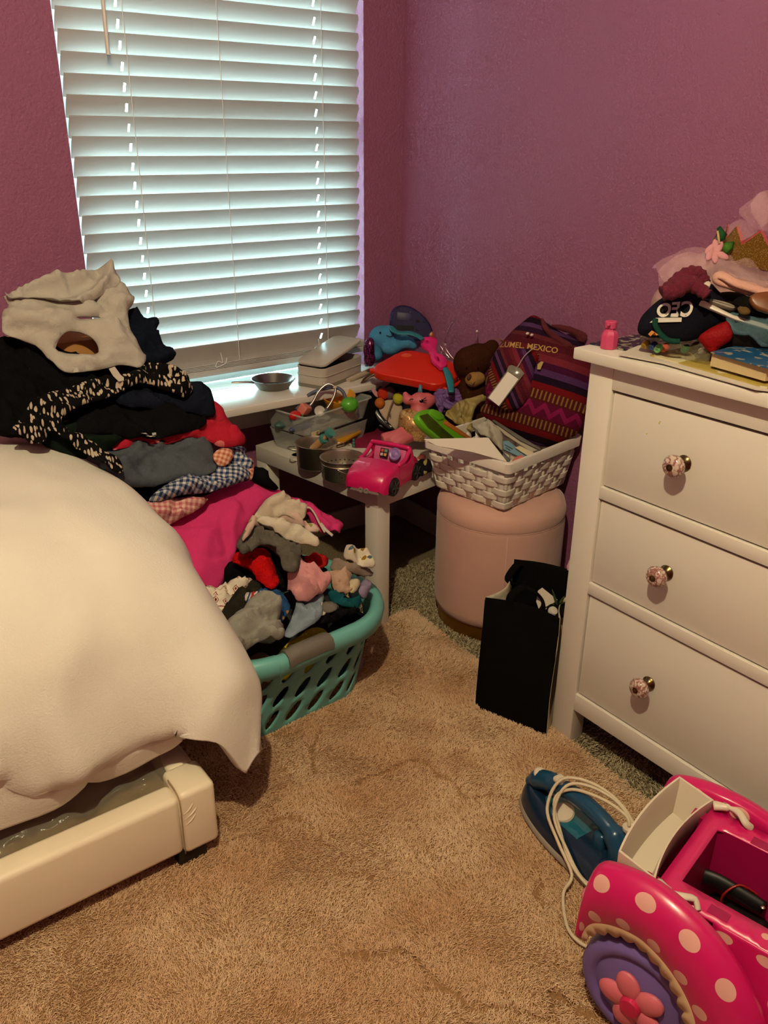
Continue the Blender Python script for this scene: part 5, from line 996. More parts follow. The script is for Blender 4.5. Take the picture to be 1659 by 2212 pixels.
# green tablet case
GF = Frame(onZ(960, 920, .60), (.35, -.75, .55), CR); gt = thing('tablet_case', 'lime green rubber tablet case leaning out of the woven basket', 'tablet', onZ(960, 950, .56))
lime = PLA('#5fa51d', 'lime_rubber', .4)
slab('case', z4([(88, 1010), (120, 968), (190, 958), (235, 955), (312, 1005), (330, 1050), (460, 1140), (590, 1235), (500, 1242), (300, 1225), (190, 1150), (110, 1070)]), GF, .022, lime, gt, bev=.006, rnd=1, seg=3, sharp=60)
slab('screen', z4([(105, 1020), (175, 1000), (300, 1120), (420, 1225), (300, 1215), (180, 1120)]), GF, .002, PLA('#3b4a12', 'dark_screen', .15), gt, lay=.0015, bev=.0005)
slab('corner_bumper', z4([(180, 985), (235, 955), (315, 1005), (325, 1045), (265, 1060)]), GF, .028, lime, gt, lay=.005, bev=.004, rnd=1)
slab('orange_edge', z4([(325, 1055), (470, 1150), (590, 1235), (555, 1238), (430, 1160), (318, 1085)]), GF, .008, PLA('#b3672a', 'burnt_orange_plastic'), gt, lay=.004, bev=.001)
# gold mesh bag
o = cloth('mesh_bag', z4([(310, 1000), (400, 930), (480, 880), (560, 872), (670, 885), (660, 910), (590, 925), (550, 1000), (540, 1100), (548, 1190), (470, 1140), (420, 1090), (350, 1060)]), Frame(onZ(1005, 885, .60), (-.4, -.75, .5), CR), M('gold_organza', '#a8945a', .5, alpha=.8, bump=(300, .5)), H=.012, amp=.016, step=.005, thick=.006); tag(o, 'crumpled gold organza gift bag behind the green tablet', 'bag')
# white cloth, books
BF = Frame(onZ(1100, 970, .57), (-.55, -.45, .70), CR)
o = cloth('white_cloth', z4([(590, 1110), (630, 1085), (710, 1080), (760, 1130), (820, 1195), (810, 1270), (815, 1345), (760, 1290), (690, 1205), (610, 1190)]), BF, FAB('#a59e90', 'undyed_cotton'), lay=.02, H=.02, amp=.008, step=.006, thick=.015); tag(o, 'crumpled grey white cloth among the papers in the woven basket', 'cloth')
for nm, lb, L, th, c, lay in (('notebook', 'thin black and white notebook at the back of the woven basket', [(720, 1060), (740, 1052), (1140, 1300), (1130, 1312), (960, 1230)], .006, '#4a443e', .01), ('paper_sheets', 'loose cream sheets leaning on the backpack in the woven basket', [(740, 1090), (900, 1160), (1120, 1310), (1060, 1330), (830, 1180)], .004, '#9a8f7d', .004), ('blue_booklet', 'pale blue booklet in the woven basket', [(812, 1235), (860, 1230), (1030, 1365), (985, 1385), (820, 1305)], .006, '#5e7f90', .012), ('cream_card', 'cream card standing beside the pale blue booklet', [(915, 1290), (960, 1275), (1085, 1335), (1030, 1365)], .002, '#b8a988', .02), ('grey_folder', 'grey folder under the white cloth in the woven basket', [(545, 1100), (600, 1180), (830, 1400), (870, 1410), (880, 1390), (700, 1210)], .006, '#4d4a48', -.005)):
    o = slab(nm, z4(L), BF, th, PLA(c, None, .6), lay=lay, bev=.0006); tag(o, lb, 'paper goods', 'papers in the woven basket')
    if nm == 'blue_booklet':
        for i in range(2): slab('text_line', z4([(830+10*i, 1262+24*i), (900-20*i, 1300+12*i), (897-20*i, 1308+12*i), (830+10*i, 1270+24*i)]), BF, .0003, PLA('#2a2722', 'ink_black', .7), o, lay=.0124)
o = cloth('pink_folded_paper', z4([(885, 1425), (930, 1370), (990, 1360), (985, 1400), (930, 1430)]), BF, FAB('#c46f62', 'coral_felt'), lay=.01, H=.01, amp=.004, step=.005); tag(o, 'small coral pink cloth scrap at the front corner of the woven basket', 'cloth')
# ---- backpack
KF = Frame(onX(1150, 850, -.155), (-.74, -.56, .36), CR)
def p_serape(t, rot, s, off, seed=0, tick=True):
    x = t.sep(t.uv(s, s, rot)); v = t.math('FRACT', t.math('ADD', x[1], off)); u_ = x[0]
    base = t.ramp(v, [(0, '#4a1420'), (.07, '#5a1a26'), (.12, '#6d2430'), (.18, '#3e1030'), (.24, '#4b2a56'), (.30, '#1c0d20'), (.36, '#660f14'), (.42, '#4a1518'), (.52, '#540e2c'), (.66, '#4a1518'), (.76, '#641014'), (.81, '#1b0c18'), (.87, '#4e2f58'), (.91, '#241026'), (.96, '#5a2228')], 'CONSTANT')
    tk = t.math('GREATER_THAN', t.math('FRACT', t.math('MULTIPLY', u_, 26)), .62); b1 = t.math('MULTIPLY', t.math('GREATER_THAN', v, .425), t.math('LESS_THAN', v, .505)); b2 = t.math('MULTIPLY', t.math('GREATER_THAN', v, .67), t.math('LESS_THAN', v, .75))
    base = t.mix(t.math('MULTIPLY', tk, t.math('MAXIMUM', b1, b2)), base, lin('#7d5f34'))
    zg = t.math('PINGPONG', t.math('MULTIPLY', u_, 7), .5); b3 = t.math('LESS_THAN', t.math('ABSOLUTE', t.math('SUBTRACT', v, t.math('MULTIPLY_ADD', zg, .16, .545))), .028)
    return t.mix(b3, base, lin('#7d1748'))
ser = M('serape_weave', rough=.95, pat=lambda t: p_serape(t, math.radians(18), -3.2, .47), bump=(240, .8), spec=.1)
ser2 = M('serape_weave_pocket', rough=.95, pat=lambda t: p_serape(t, math.radians(68), 5.2, .15), bump=(240, .8), spec=.1)
bpk = thing('backpack', 'dark red striped woven backpack with gold lettering standing in the woven basket', 'backpack', onX(1120, 950, -.15))
cloth('body', z4([(1070, 160), (1010, 205), (910, 285), (835, 365), (765, 450), (690, 600), (662, 760), (680, 900), (600, 985), (700, 1065), (900, 1180), (1100, 1280), (1250, 1290), (1380, 1215), (1465, 1170), (1525, 1000), (1562, 800), (1592, 650), (1560, 480), (1500, 400), (1350, 330), (1200, 240), (1130, 185)]), KF, ser, bpk, lay=-.05, H=.20, amp=.002, fang=.4, ffr=16, wd=.05, thick=.05, step=.01)
cloth('pocket', z4([(770, 450), (735, 510), (692, 650), (680, 800), (690, 915), (760, 950), (880, 982), (965, 952), (1040, 870), (1072, 750), (1090, 600), (1140, 490), (1060, 455), (900, 440)]), KF, ser2, bpk, lay=.016, H=.06, amp=.001, wd=.02, thick=.02, step=.008)
cloth('strap', z4([(1140, 190), (1170, 200), (1210, 280), (1300, 350), (1400, 400), (1420, 440), (1360, 450), (1230, 370), (1150, 280)]), KF, M('maroon_webbing', '#52161e', .95, bump=(200, .6)), bpk, lay=-.012, H=.05, amp=.006, step=.007, wd=.02)
cloth('strap', z4([(1200, 245), (1330, 250), (1540, 310), (1530, 400), (1470, 400), (1420, 330), (1300, 300)]), KF, MATS['maroon_webbing'], bpk, lay=-.04, H=.06, amp=.012, step=.007, wd=.02)
for q in ((1025, 318), (1062, 330)): MB().ell(KF.w(*KF.at(*z4([q])[0], .028), .028), (.006, .004, .004), None, 12, 8).obj('cord_lock', PLA('#c4b8ac', 'ivory_bead', .3), bpk, world=True, sharp=180)
gold_l = M('gold_embroidery', '#a8803c', .7)
KB = next(c for c in bpk.children if c.name.startswith('body')); conform(text('lettering', 'ZUMEL, MEXICO', KF, z4([(1020, 420)])[0], .0225, math.radians(-11), gold_l, bpk, .030, space=1.02, bold=.0004), KB, KF.n, .002)
lt = thing('luggage_tag', 'clear luggage tag with a blank white card hanging on the backpack', 'tag', onX(1085, 830, -.19))
slab('pouch', z4([(680, 868), (845, 640), (865, 592), (890, 585), (965, 615), (998, 660), (955, 715), (785, 942)]), KF, .002, M('clear_vinyl', '#8a8378', .12, alpha=.6), lt, lay=.047, bev=.0006)
slab('card', z4([(692, 866), (856, 643), (948, 706), (780, 936)]), KF, .0012, M('white_card', '#d4ccc4', .5), lt, lay=.0486)
MB().tube(cr([KF.w(*KF.at(x, y, .046), .046) for x, y in z4([(925, 625), (955, 580), (1000, 510), (1060, 455), (1100, 430)])], 5), .0016, 6).obj('loop', M('clear_strap', '#9a8a86', .2), lt, world=True, sharp=180)
o = slab('price_tag', z4([(1110, 580), (1140, 555), (1162, 560), (1135, 625), (1108, 622)]), KF, .0008, PLA('#a08a48', 'khaki_paper', .7), bpk, lay=.034)
# ---- black tote bag on the floor
za = zz(900, 1040, 3.815)
B0, B1 = Vector((-.578, -1.012, .004)), Vector((-.522, -1.204, .004)); eu = (B1-B0); WT = eu.length; eu.normalize(); en = Vector((-eu.y, eu.x, 0)); en = -en if en.x > 0 else en
bag = thing('tote_bag', 'black canvas tote bag with cream sides standing between the ottoman and the dresser', 'bag', B0+eu*WT/2)
can_b, can_c = FAB('#070605', 'black_canvas', wr=False), FAB('#b8ab95', 'cream_canvas')
FF = Frame(B0+Vector((0, 0, .16)), en+Vector((0, 0, .10)), eu)
def panel(name, pts, mat, bulge=.006, th=.002, seed=1):
    P = np.array([[np.array(a_) for a_ in r_] for r_ in pts], float)
    A = np.array([cr(P[i], 6) for i in range(P.shape[0])]); A = np.array([cr(A[:, j], 6) for j in range(A.shape[1])]).transpose(1, 0, 2)
    u_, v_ = np.meshgrid(np.arange(A.shape[0]), np.arange(A.shape[1]), indexing='ij'); A = A+np.array(en)*(bulge*fbm(u_*.16, v_*.16, seed, 3))[..., None]
    return solid(MB().grid(A).obj(name, mat, bag, world=True, sharp=180), th)
def fw(x, y, h=0): return FF.w(*FF.at(*za([(x, y)])[0], h), h)
dp_ = -en*.135
front = [[fw(565, 955), fw(545, 1200, .004), fw(505, 1600, .006), fw(485, 1850, .0)], [fw(770, 985, .004), fw(745, 1250, .012), fw(720, 1650, .016), fw(700, 1960, .002)], [fw(980, 1040, .004), fw(965, 1300, .012), fw(925, 1720, .014), fw(890, 2055, .002)], [fw(1180, 1125), fw(1160, 1350, .004), fw(1100, 1750, .006), fw(1065, 2108, .0)]]
panel('front_panel', front, can_b)
back = [[Vector(q)+dp_+Vector((0, 0, .05 if j == 0 else 0)) for j, q in enumerate(r_)] for r_ in front]; panel('back_panel', back, can_b, seed=3)
gl_ = [[front[0][j], Vector(front[0][j])+dp_*.5+eu*(.022 if j < 2 else .0)+Vector((0, 0, .01 if j == 0 else 0)), back[0][j]] for j in range(4)]; panel('side_panel', gl_, can_c, .003, seed=4)
gr_ = [[front[3][j], Vector(front[3][j])+dp_*.5-eu*(.03 if j < 3 else .01), back[3][j]] for j in range(4)]; panel('side_panel', gr_, can_c, .003, seed=5)
bt = [front[0][3], front[3][3], back[3][3], back[0][3]]; q = MB(); q.add(bt, [(0, 1, 2, 3)]); solid(q.obj('bottom', can_b, bag, world=True, sharp=0), .002)
hs = [Vector(front[1][0])+Vector((0, 0, -.03)), Vector(front[1][0])+Vector((0, 0, .012)), Vector(front[1][0])+dp_*.25+Vector((0, 0, .03))+eu*.02, Vector(front[1][0])+dp_*.45+Vector((0, 0, .0))+eu*.05, Vector(front[2][0])+dp_*.3+Vector((0, 0, -.02)), Vector(front[2][0])+Vector((0, 0, -.03))]
MB().tube(cr(hs, 6), .011, 8, flat=.25).obj('handle', can_b, bag, world=True, sharp=180)
hs = [Vector(back[0][0])*.7+Vector(back[1][0])*.3+Vector((0, 0, -.02)), Vector(back[0][0])*.7+Vector(back[1][0])*.3+en*.02+Vector((0, 0, -.005)), Vector(back[0][0])*.8+Vector(back[1][0])*.2+en*.05+Vector((0, 0, -.035)), Vector(back[0][0])*.5+Vector(back[1][0])*.5+en*.03+Vector((0, 0, -.06))]
MB().tube(cr(hs, 6), .011, 8, flat=.25).obj('handle', can_b, bag, world=True, sharp=180)
IB = Frame(Vector(front[2][0])+dp_*.5+Vector((0, 0, -.01)), en+Vector((0, 0, .9)), eu)
for i, (L, c) in enumerate((([(1000, 900), (1035, 875), (1160, 975), (1130, 1000), (1010, 1060), (985, 990)], '#b5aa9a'), ([(1010, 960), (1120, 975), (1090, 1050), (1020, 1060)], '#9d9182'))):
    o = slab('folded_paper', za(L), IB, .002, PLA(c, None, .8), lay=-.008*i); tag(o, ['white folded paper standing highest in the tote bag', 'cream paper lower inside the tote bag'][i], 'paper')
pl = thing('artificial_leaf', 'green artificial leaf sprig sticking out of the tote bag', 'plant', fw(1170, 1000, -.06)); lf = M('leaf_green', '#33421c', .55)
for (x0, y0, x1, y1) in ((1165, 1040, 1115, 885), (1165, 1030, 1130, 960), (1170, 1020, 1220, 945), (1170, 1030, 1235, 985), (1165, 1030, 1120, 1010)):
    a_, b_ = fw(x0, y0, -.06), fw(x1, y1, -.055); MB().tube([a_, a_+(b_-a_)*.4, a_+(b_-a_)*.75, b_], [.001, .0042, .003, .0004], 8, flat=.25).obj('leaf', lf, pl, world=True, sharp=180)
o = blob('dark_pouch', [(fw(1170, 1060, -.06), (.03, .03, .014)), (fw(1200, 1045, -.07), (.02, .03, .014))], FAB('#0c0b0a', 'black_nylon'), voxel=.005); tag(o, 'black pouch lying in the mouth of the tote bag', 'pouch')
o = MB().lathe([(0, .0), (.010, 0), (.012, .006), (.010, .012), (0, .013)], 20, Matrix.Translation(fw(1110, 1078, -.03)) @ Matrix.Rotation(.7, 4, 'X')).obj('bottle_lid', PLA('#bdb6ab', 'white_cap', .4)); tag(o, 'white round lid peeking over the tote bag edge', 'lid')
o = slab('pink_tissue', za([(1235, 700), (1260, 640), (1290, 610), (1290, 730), (1240, 735)]), Frame(onX(1228, 1225, -.42), (-.7, -.6, .3), CR), .006, FAB('#b98a94', 'pink_tissue_paper'), bev=.002); tag(o, 'bit of pink tissue showing behind the dresser leg', 'tissue')
# ================================================================== ON THE DRESSER
TOPZ = .9605; DT = Frame((-.3, -1.5, TOPZ), (0, 0, 1), (1, 0, 0))
pbm = PLA('#c2446d', 'rose_pink_plastic', .4); p = onZ(1314, 752, TOPZ)
bt_ = thing('soap_bottle', 'small rose pink plastic bottle at the corner of the dresser top', 'bottle', (p.x, p.y, TOPZ), .4)
MB().lathe([(0, 0), (.0165, 0), (.0175, .002), (.0172, .026), (.0150, .033), (.0105, .037), (.0100, .042), (0, .042)], 8).obj('bottle_body', pbm, bt_, sharp=30)
MB().lathe([(0, .041), (.0118, .041), (.0122, .043), (.0120, .053), (.0105, .0545), (0, .0545)], 24).obj('bottle_cap', pbm, bt_, sharp=40)
MB().box((-.0195, -.003, .0475), (-.011, .003, .0505), .001).obj('cap_tab', pbm, bt_)
# flat papers, magazines
def mag(base, c1, s): return lambda t: t.mix(t.math('GREATER_THAN', t.noise(t.uv(), s, 3)[0], .55), lin(base), lin(c1))
DP = 'papers spread on the dresser top'
for i, (nm, lb, L, th, m, lay) in enumerate((
    ('dark_magazine', 'dark blue magazine under the pink bottle', [(205, 1288), (330, 1262), (600, 1212), (900, 1180), (1100, 1260), (760, 1340), (520, 1345), (330, 1310)], .003, M('navy_cover', rough=.35, pat=mag('#1c1a2c', '#8b8676', 60)), .003),
    ('paper_sheets', 'white paper sheets hanging along the front edge of the dresser top', [(440, 1378), (600, 1308), (1000, 1250), (1900, 1450), (1900, 1700), (1560, 1662), (1200, 1562), (800, 1448)], .0024, M('bright_paper', '#c9beb0', .75), .0056),
    ('yellow_folder', 'yellow printed folder on the white sheets', [(700, 1388), (840, 1350), (1200, 1300), (1900, 1500), (1900, 1720), (1640, 1650), (1200, 1524), (900, 1440)], .002, M('yellow_print', rough=.45, pat=mag('#b09a4c', '#d5c9a0', 14)), .0078))):
    o = slab(nm, z5(L), DT, th, m, lay=lay); tag(o, lb, 'paper goods', DP)
bk = thing('thick_book', 'thick book with blue cover and cream page edges on the dresser', 'book', onZ(1600, 800, TOPZ+.01)); BFr = Frame((-.3, -1.5, TOPZ+.0395), (0, 0, 1)); 
L = z5([(1192, 1362), (1330, 1325), (1760, 1240), (2100, 1420), (1660, 1492)]); cov = M('blue_cover_print', rough=.3, pat=lambda t: t.mix(t.math('GREATER_THAN', t.noise(t.uv(), 35, 3)[0], .56), lin('#1d4f78'), lin('#8f8a80')), co='Object')
slab('front_cover', L, BFr, .0018, cov, bk); slab('pages', z5([(1204, 1366), (1335, 1332), (1740, 1252), (2080, 1420), (1655, 1486)]), BFr, .024, M('page_edges', '#c4ad83', .9, bump=(400, .3)), bk, lay=-.002); slab('back_cover', L, BFr, .0018, cov, bk, lay=-.0262)
o = slab('blue_comic', z5([(1180, 1360), (1330, 1320), (1780, 1230), (2120, 1420), (1665, 1500)]), BFr, .003, M('dark_comic_cover', rough=.35, pat=mag('#0f2236', '#7d8c92', 40)), lay=-.0285); tag(o, 'thin dark blue comic lying under the thick book', 'book')
# bag of beads
o = cloth('bead_bag', z5([(600, 1300), (700, 1270), (900, 1260), (1090, 1290), (1160, 1370), (1190, 1460), (1100, 1450), (900, 1400), (760, 1370), (640, 1330)]), DT, M('thin_clear_bag', '#a8a189', .1, trans=.6, alpha=.35, bump=(40, .8), ior=1.1), lay=.012, H=.022, amp=.010, step=.007, thick=.003); tag(o, 'clear plastic bag of coloured beads on the dresser top', 'plastic bag')
for nm, (x, y), c in (('yellow', (662, 1300), '#b9992a'), ('blue', (725, 1312), '#22427a'), ('light green', (765, 1332), '#6fae6c'), ('orange', (818, 1326), '#c9482a'), ('dark green', (985, 1335), '#1f6a35'), ('brown', (1068, 1310), '#6d4d1c')):
    q = onZ(*z5([(x, y)])[0], TOPZ+.022); be2 = thing('bead', nm+' toy bead in the clear bag on the dresser', 'bead', q, group='beads in the clear bag'); MB().lathe([(.002, -.006), (.006, -.007), (.0075, -.003), (.0075, .003), (.006, .007), (.002, .006), (.002, -.006)], 18, Matrix.Rotation(1.2, 4, 'Y')).obj('barrel', PLA(c), be2, sharp=40); MB().ell((.007, .004, .001), (.004, .004, .004), None, 10, 8).obj('knob', PLA(c), be2, sharp=180)
q = onZ(*z5([(1110, 1372)])[0], TOPZ+.012); o = MB().lathe([(0, 0), (.0055, 0), (.006, .002), (.006, .009), (.005, .011), (0, .0115)], 18).obj('screw_lid', PLA('#bfb1a6', 'white_plastic_cap', .4), loc=q); tag(o, 'small white screw lid next to the bead bag', 'lid')
# navy garment with lettering
NF = Frame(onZ(1480, 690, 1.04), (-.62, -.52, .52), CR); nv = thing('navy_cap_shirt', 'dark navy knit garment with white upside down lettering on the dresser', 'clothing', onZ(1480, 720, .97))
cloth('fabric', z5([(588, 1180), (615, 1085), (715, 985), (800, 920), (900, 895), (1010, 880), (1100, 880), (1180, 800), (1245, 880), (1320, 950), (1310, 1100), (1285, 1160), (1160, 1190), (1080, 1265), (945, 1285), (800, 1245), (690, 1250), (600, 1225)]), NF, FAB('#10101a', 'midnight_jersey'), nv, lay=-.02, H=.13, amp=.003, fang=1.2, ffr=20, wd=.04, thick=.05, step=.008)
whp = M('white_vinyl_print', '#cfc8c0', .5)
blk_patch = slab('print_patch', z5([(770, 1050), (840, 930), (900, 915), (1052, 900), (1000, 1045)]), NF, .002, M('black_print', '#060506', .5), nv, lay=.030)
text('lettering', 'CEO', NF, z5([(915, 975)])[0], .042, math.radians(180-6), whp, nv, .0312, space=1.04, bold=.0012, shear=.12, sx=.72)
slab('underline', z5([(705, 1082), (752, 1050), (965, 1055), (965, 1084)]), NF, .001, whp, nv, lay=.0312)
MB().tube(cr([NF.w(*NF.at(x, y, .014), .014) for x, y in z5([(742, 1090), (735, 1130), (760, 1185), (800, 1235), (860, 1270), (940, 1275)])], 5), .005, 8, flat=.5).obj('green_piping', FAB('#12362c', 'bottle_green_rib'), nv, world=True, sharp=180)
slab('orange_patch', z5([(680, 1215), (710, 1185), (740, 1180), (765, 1220), (745, 1225), (735, 1200), (700, 1232)]), NF, .004, FAB('#b3773c', 'orange_felt'), nv, lay=.018)
NB = next(c for c in nv.children if c.name.startswith('fabric'))
for c in nv.children:
    if c.name.split('.')[0] in ('lettering', 'underline', 'print_patch', 'orange_patch'): conform(c, NB, NF.n, .0026 if c.name[0] in 'lu' else .001)
# fuzzy maroon scarf
scf = M('maroon_boucle', '#5a1229', 1.0, bump=(150, 1.0, 4), var=(90, .25)); sc_ = thing('fuzzy_scarf', 'fuzzy maroon boucle scarf lying on the navy garment', 'scarf', onZ(1490, 620, 1.08))
for L, h in (([(800, 885), (880, 830), (960, 760), (1050, 722), (1110, 742), (1140, 800)], .045), ([(800, 880), (900, 860), (1010, 800), (1090, 840), (1165, 900)], .06)):
    pts = cr([NF.w(*NF.at(x, y, h), h) for x, y in z5(L)], 6); n = len(pts); MB().tube(pts, [.011+.0045*math.sin(math.pi*min(1, .15+i/n)) + .0015*math.sin(i*1.9) for i in range(n)], 14).obj('fold', scf, sc_, world=True, sharp=180)
o = cloth('white_sock', z5([(1115, 825), (1150, 800), (1185, 810), (1175, 860), (1150, 858)]), NF, FAB('#c2b5a6', 'ivory_cotton'), lay=.04, H=.012, amp=.002, step=.005); tag(o, 'scrap of ivory cloth between the maroon scarf and pink strap', 'cloth')
o = cloth('red_cloth', z5([(1065, 1262), (1190, 1185), (1250, 1160), (1325, 1130), (1365, 1285), (1265, 1332), (1192, 1395), (1120, 1310)]), NF, FAB('#7d0f14', 'crimson_satin', rough=.5), lay=.0, H=.03, amp=.012, ffr=18, step=.007, thick=.03); tag(o, 'crimson cloth tucked under the navy garment on the dresser', 'cloth')
# pink tulle skirt
TF = Frame(onZ(1560, 600, 1.10)+Vector((.05, .05, 0)), (-.62, -.55, .5), CR); tu = bpy.data.materials.new('pink_tulle'); tu.use_nodes = True; t = NT(tu); out = tu.node_tree.nodes['Material Output']
df = t.n('ShaderNodeBsdfDiffuse'); df.inputs[0].default_value = lin('#e2b9bb'); tt = t.n('ShaderNodeBsdfTransparent'); mx = t.n('ShaderNodeMixShader'); t.link(.21, mx.inputs[0]); t.link(tt.outputs[0], mx.inputs[1]); t.link(df.outputs[0], mx.inputs[2]); t.link(mx.outputs[0], out.inputs[0]); MATS['pink_tulle'] = tu
tul = thing('tulle_skirt', 'pale pink tulle skirt bunched at the back of the dresser top', 'skirt', onZ(1580, 640, 1.0))
def veil(name, L, fr, lay, seed, amp=.02, mat=tu, parent=tul, step=.012):
    poly = chaikin([fr.at(x, y, lay) for x, y in z5(L)], 1); V, T, be, d = fill(poly, [], step, seed); h = amp*(np.abs(np.sin(55*(V[:, 0]*.8+V[:, 1]*.5)+6*fbm(V[:, 0]*9, V[:, 1]*9, seed, 2)))+2*fbm(V[:, 0]*14, V[:, 1]*14, seed, 2))
    b_ = MB(); b_.add([fr.w(V[i, 0], V[i, 1], lay+h[i]) for i in range(len(V))], T); return b_.obj(name, mat, parent, world=True, sharp=180)
for k, (L, lay) in enumerate((([(680, 712), (900, 545), (1150, 522), (1360, 600), (1900, 640), (1900, 900), (1500, 870), (1220, 820), (1150, 800), (1000, 720), (800, 900), (768, 850), (745, 690)], .0), ([(745, 690), (950, 580), (1200, 560), (1400, 610), (1900, 660), (1900, 860), (1300, 780), (1100, 720), (900, 760), (790, 850)], .025), ([(820, 720), (1000, 600), (1300, 610), (1900, 690), (1900, 870), (1250, 790), (1000, 720), (860, 800)], -.02), ([(1000, 640), (1300, 620), (1900, 660), (1900, 880), (1500, 860), (1200, 800)], .045), ([(1250, 660), (1900, 680), (1900, 880), (1500, 860)], .01), ([(1300, 640), (1900, 650), (1900, 870), (1450, 850)], -.04))): veil('layer', L, TF, lay, 3+k)
for k, (L, lay) in enumerate((([(1392, 225), (1500, 130), (1600, 52), (1900, 60), (1900, 420), (1560, 392), (1490, 330)], .03), ([(1280, 400), (1340, 320), (1450, 290), (1520, 340), (1600, 400), (1400, 480)], .0), ([(1480, 200), (1600, 60), (1660, 90), (1660, 330), (1570, 380)], .05))): veil('upper_layer', L, TF, lay, 13+k, .014)
# glitter crown
gl_m = M('gold_glitter', '#a8782a', .35, .6, bump=(700, 1.0, 2), pat=lambda t: t.ramp(t.voro(t.uv(co='Object'), 420)[0], [(.1, '#e0bf7a'), (.35, '#8f6420')])); ck = M('coral_pink_card', '#c9575c', .6)
CC = TF.w(*TF.at(*z5([(1610, 540)])[0], .0), .0); cr_ = thing('glitter_tiara', 'gold glitter party crown with coral pink inside on the tulle', 'crown', CC, rot=(math.radians(8), math.radians(4), math.radians(20)))
nz_ = 9; rad = .078; z0_, zv, zt = -.028, .008, .038; prof_o = []; 
for i in range(nz_*2):
    a_ = math.pi*2*i/(nz_*2); prof_o.append((a_, zt if i % 2 else zv))
cb_, ib_ = MB(), MB()
for bld, r_ in ((cb_, rad), (ib_, rad-.002)):
    n2 = len(prof_o); bld.add([(r_*math.cos(a_), r_*math.sin(a_), z0_) for a_, z in prof_o]+[(r_*math.cos(a_)*1.02, r_*math.sin(a_)*1.02, z) for a_, z in prof_o], [(i, (i+1) % n2, n2+(i+1) % n2, n2+i) for i in range(n2)])
solid(cb_.obj('crown_band', gl_m, cr_, sharp=0), .001); solid(ib_.obj('crown_lining', ck, cr_, sharp=0), .001)
# flower clip with leaves
FL = TF.w(*TF.at(*z5([(1225, 545)])[0], .05), .05); fc = thing('flower_clip', 'pink fabric flower with green leaves beside the glitter crown', 'flower clip', FL); ptl = FAB('#c98d93', 'blush_petal'); gr1, gr2 = FAB('#1f4a2a', 'emerald_leaf'), FAB('#3f6a26', 'moss_leaf')
def tf5(x, y, h=.05): return TF.w(*TF.at(*z5([(x, y)])[0], h), h)-FL
for (x, y, dx, dy) in ((1195, 520, -45, 5), (1230, 500, 0, -35), (1255, 520, 15, -50), (1280, 570, 30, 20), (1230, 580, -20, 30), (1190, 560, -35, 20)):
    MB().ell((tf5(x, y)+tf5(x+dx*.4, y+dy*.4, .056))/2, (.014, .0035, .0065), TF.n.to_track_quat('Y', 'Z') @ Matrix.Rotation(random.Random(x).uniform(0, 3), 3, 'Y').to_quaternion(), 14, 8).obj('petal', ptl, fc, sharp=180)
for L, g in (([(1240, 355), (1268, 335), (1322, 400), (1310, 440), (1262, 470)], gr1), ([(1275, 500), (1310, 470), (1385, 460), (1370, 520), (1315, 572)], gr2), ([(1205, 470), (1240, 390), (1262, 460), (1240, 480)], FAB('#5a4a38', 'taupe_leaf'))):
    pts = [tf5(x, y, .05) for x, y in L]; c_ = sum(pts, Vector())/len(pts)+TF.n*.006; q = MB(); q.add(pts+[c_], [(i, (i+1) % len(pts), len(pts)) for i in range(len(pts))]); solid(q.obj('leaf', g, fc, sharp=180), .0015)
MB().tube([tf5(1248, 375, .058), tf5(1262, 480, .058)], .0022, 8).obj('stick', M('pale_stick', '#b3936f', .7), fc, sharp=180)
# pale pink strap, white tray, brush, blue bag
SF = Frame(onZ(1580, 680, 1.05), (-.6, -.55, .55), CR); stp = FAB('#c99a8c', 'blush_fleece'); ps = thing('fleece_strap', 'folded blush pink fleece strap lying over the dresser things', 'strap', onZ(1590, 650, 1.07))
MB().tube(cr([SF.w(*SF.at(x, y, h), h) for (x, y), h in zip(z5([(1520, 880), (1380, 830), (1250, 790), (1235, 750), (1285, 738), (1400, 800), (1560, 850), (1800, 930)]), (.03, .035, .04, .045, .05, .05, .045, .04))], 6), .0105, 10, flat=.6).obj('loop', stp, ps, world=True, sharp=180)
cloth('band', z5([(1225, 780), (1270, 830), (1400, 880), (1540, 920), (1800, 960), (1800, 880), (1560, 850), (1400, 800), (1290, 750), (1240, 745)]), SF, stp, ps, lay=.01, H=.022, amp=.004, step=.008, wd=.02)
o = slab('white_tray', z5([(1098, 968), (1112, 938), (1140, 940), (1380, 1060), (1900, 1200), (1900, 1250), (1390, 1095)]), SF, .008, PLA('#c4b9ad', 'white_tray_plastic', .35), lay=.03, bev=.0015); tag(o, 'edge of a flat white plastic tray on the dresser pile', 'tray')
o = slab('grey_controller', z5([(1178, 940), (1200, 922), (1330, 950), (1400, 985), (1390, 1010), (1300, 990)]), SF, .014, PLA('#7d7468', 'taupe_grey_plastic', .4), lay=.04, bev=.003, rnd=1); tag(o, 'grey plastic remote lying on the white tray', 'remote')
hb_ = thing('hair_brush', 'wooden backed hair brush with black bristles at the right edge of the pile', 'brush', SF.w(*SF.at(*z5([(1600, 960)])[0]), .05)); slab('brush_back', z5([(1505, 925), (1530, 885), (1590, 865), (1800, 850), (1900, 1000), (1800, 1080), (1660, 1030), (1560, 1000)]), SF, .014, M('walnut_wood', '#6a3a18', .4, bump=(18, .1)), hb_, lay=.068, bev=.004, rnd=1, sharp=60)
cloth('bristles', z5([(1350, 965), (1430, 912), (1510, 920), (1600, 990), (1800, 1060), (1800, 1140), (1640, 1100), (1500, 1052), (1420, 1015)]), SF, FAB('#0d0a08', 'black_bristle'), hb_, lay=.035, H=.02, amp=.006, step=.006)
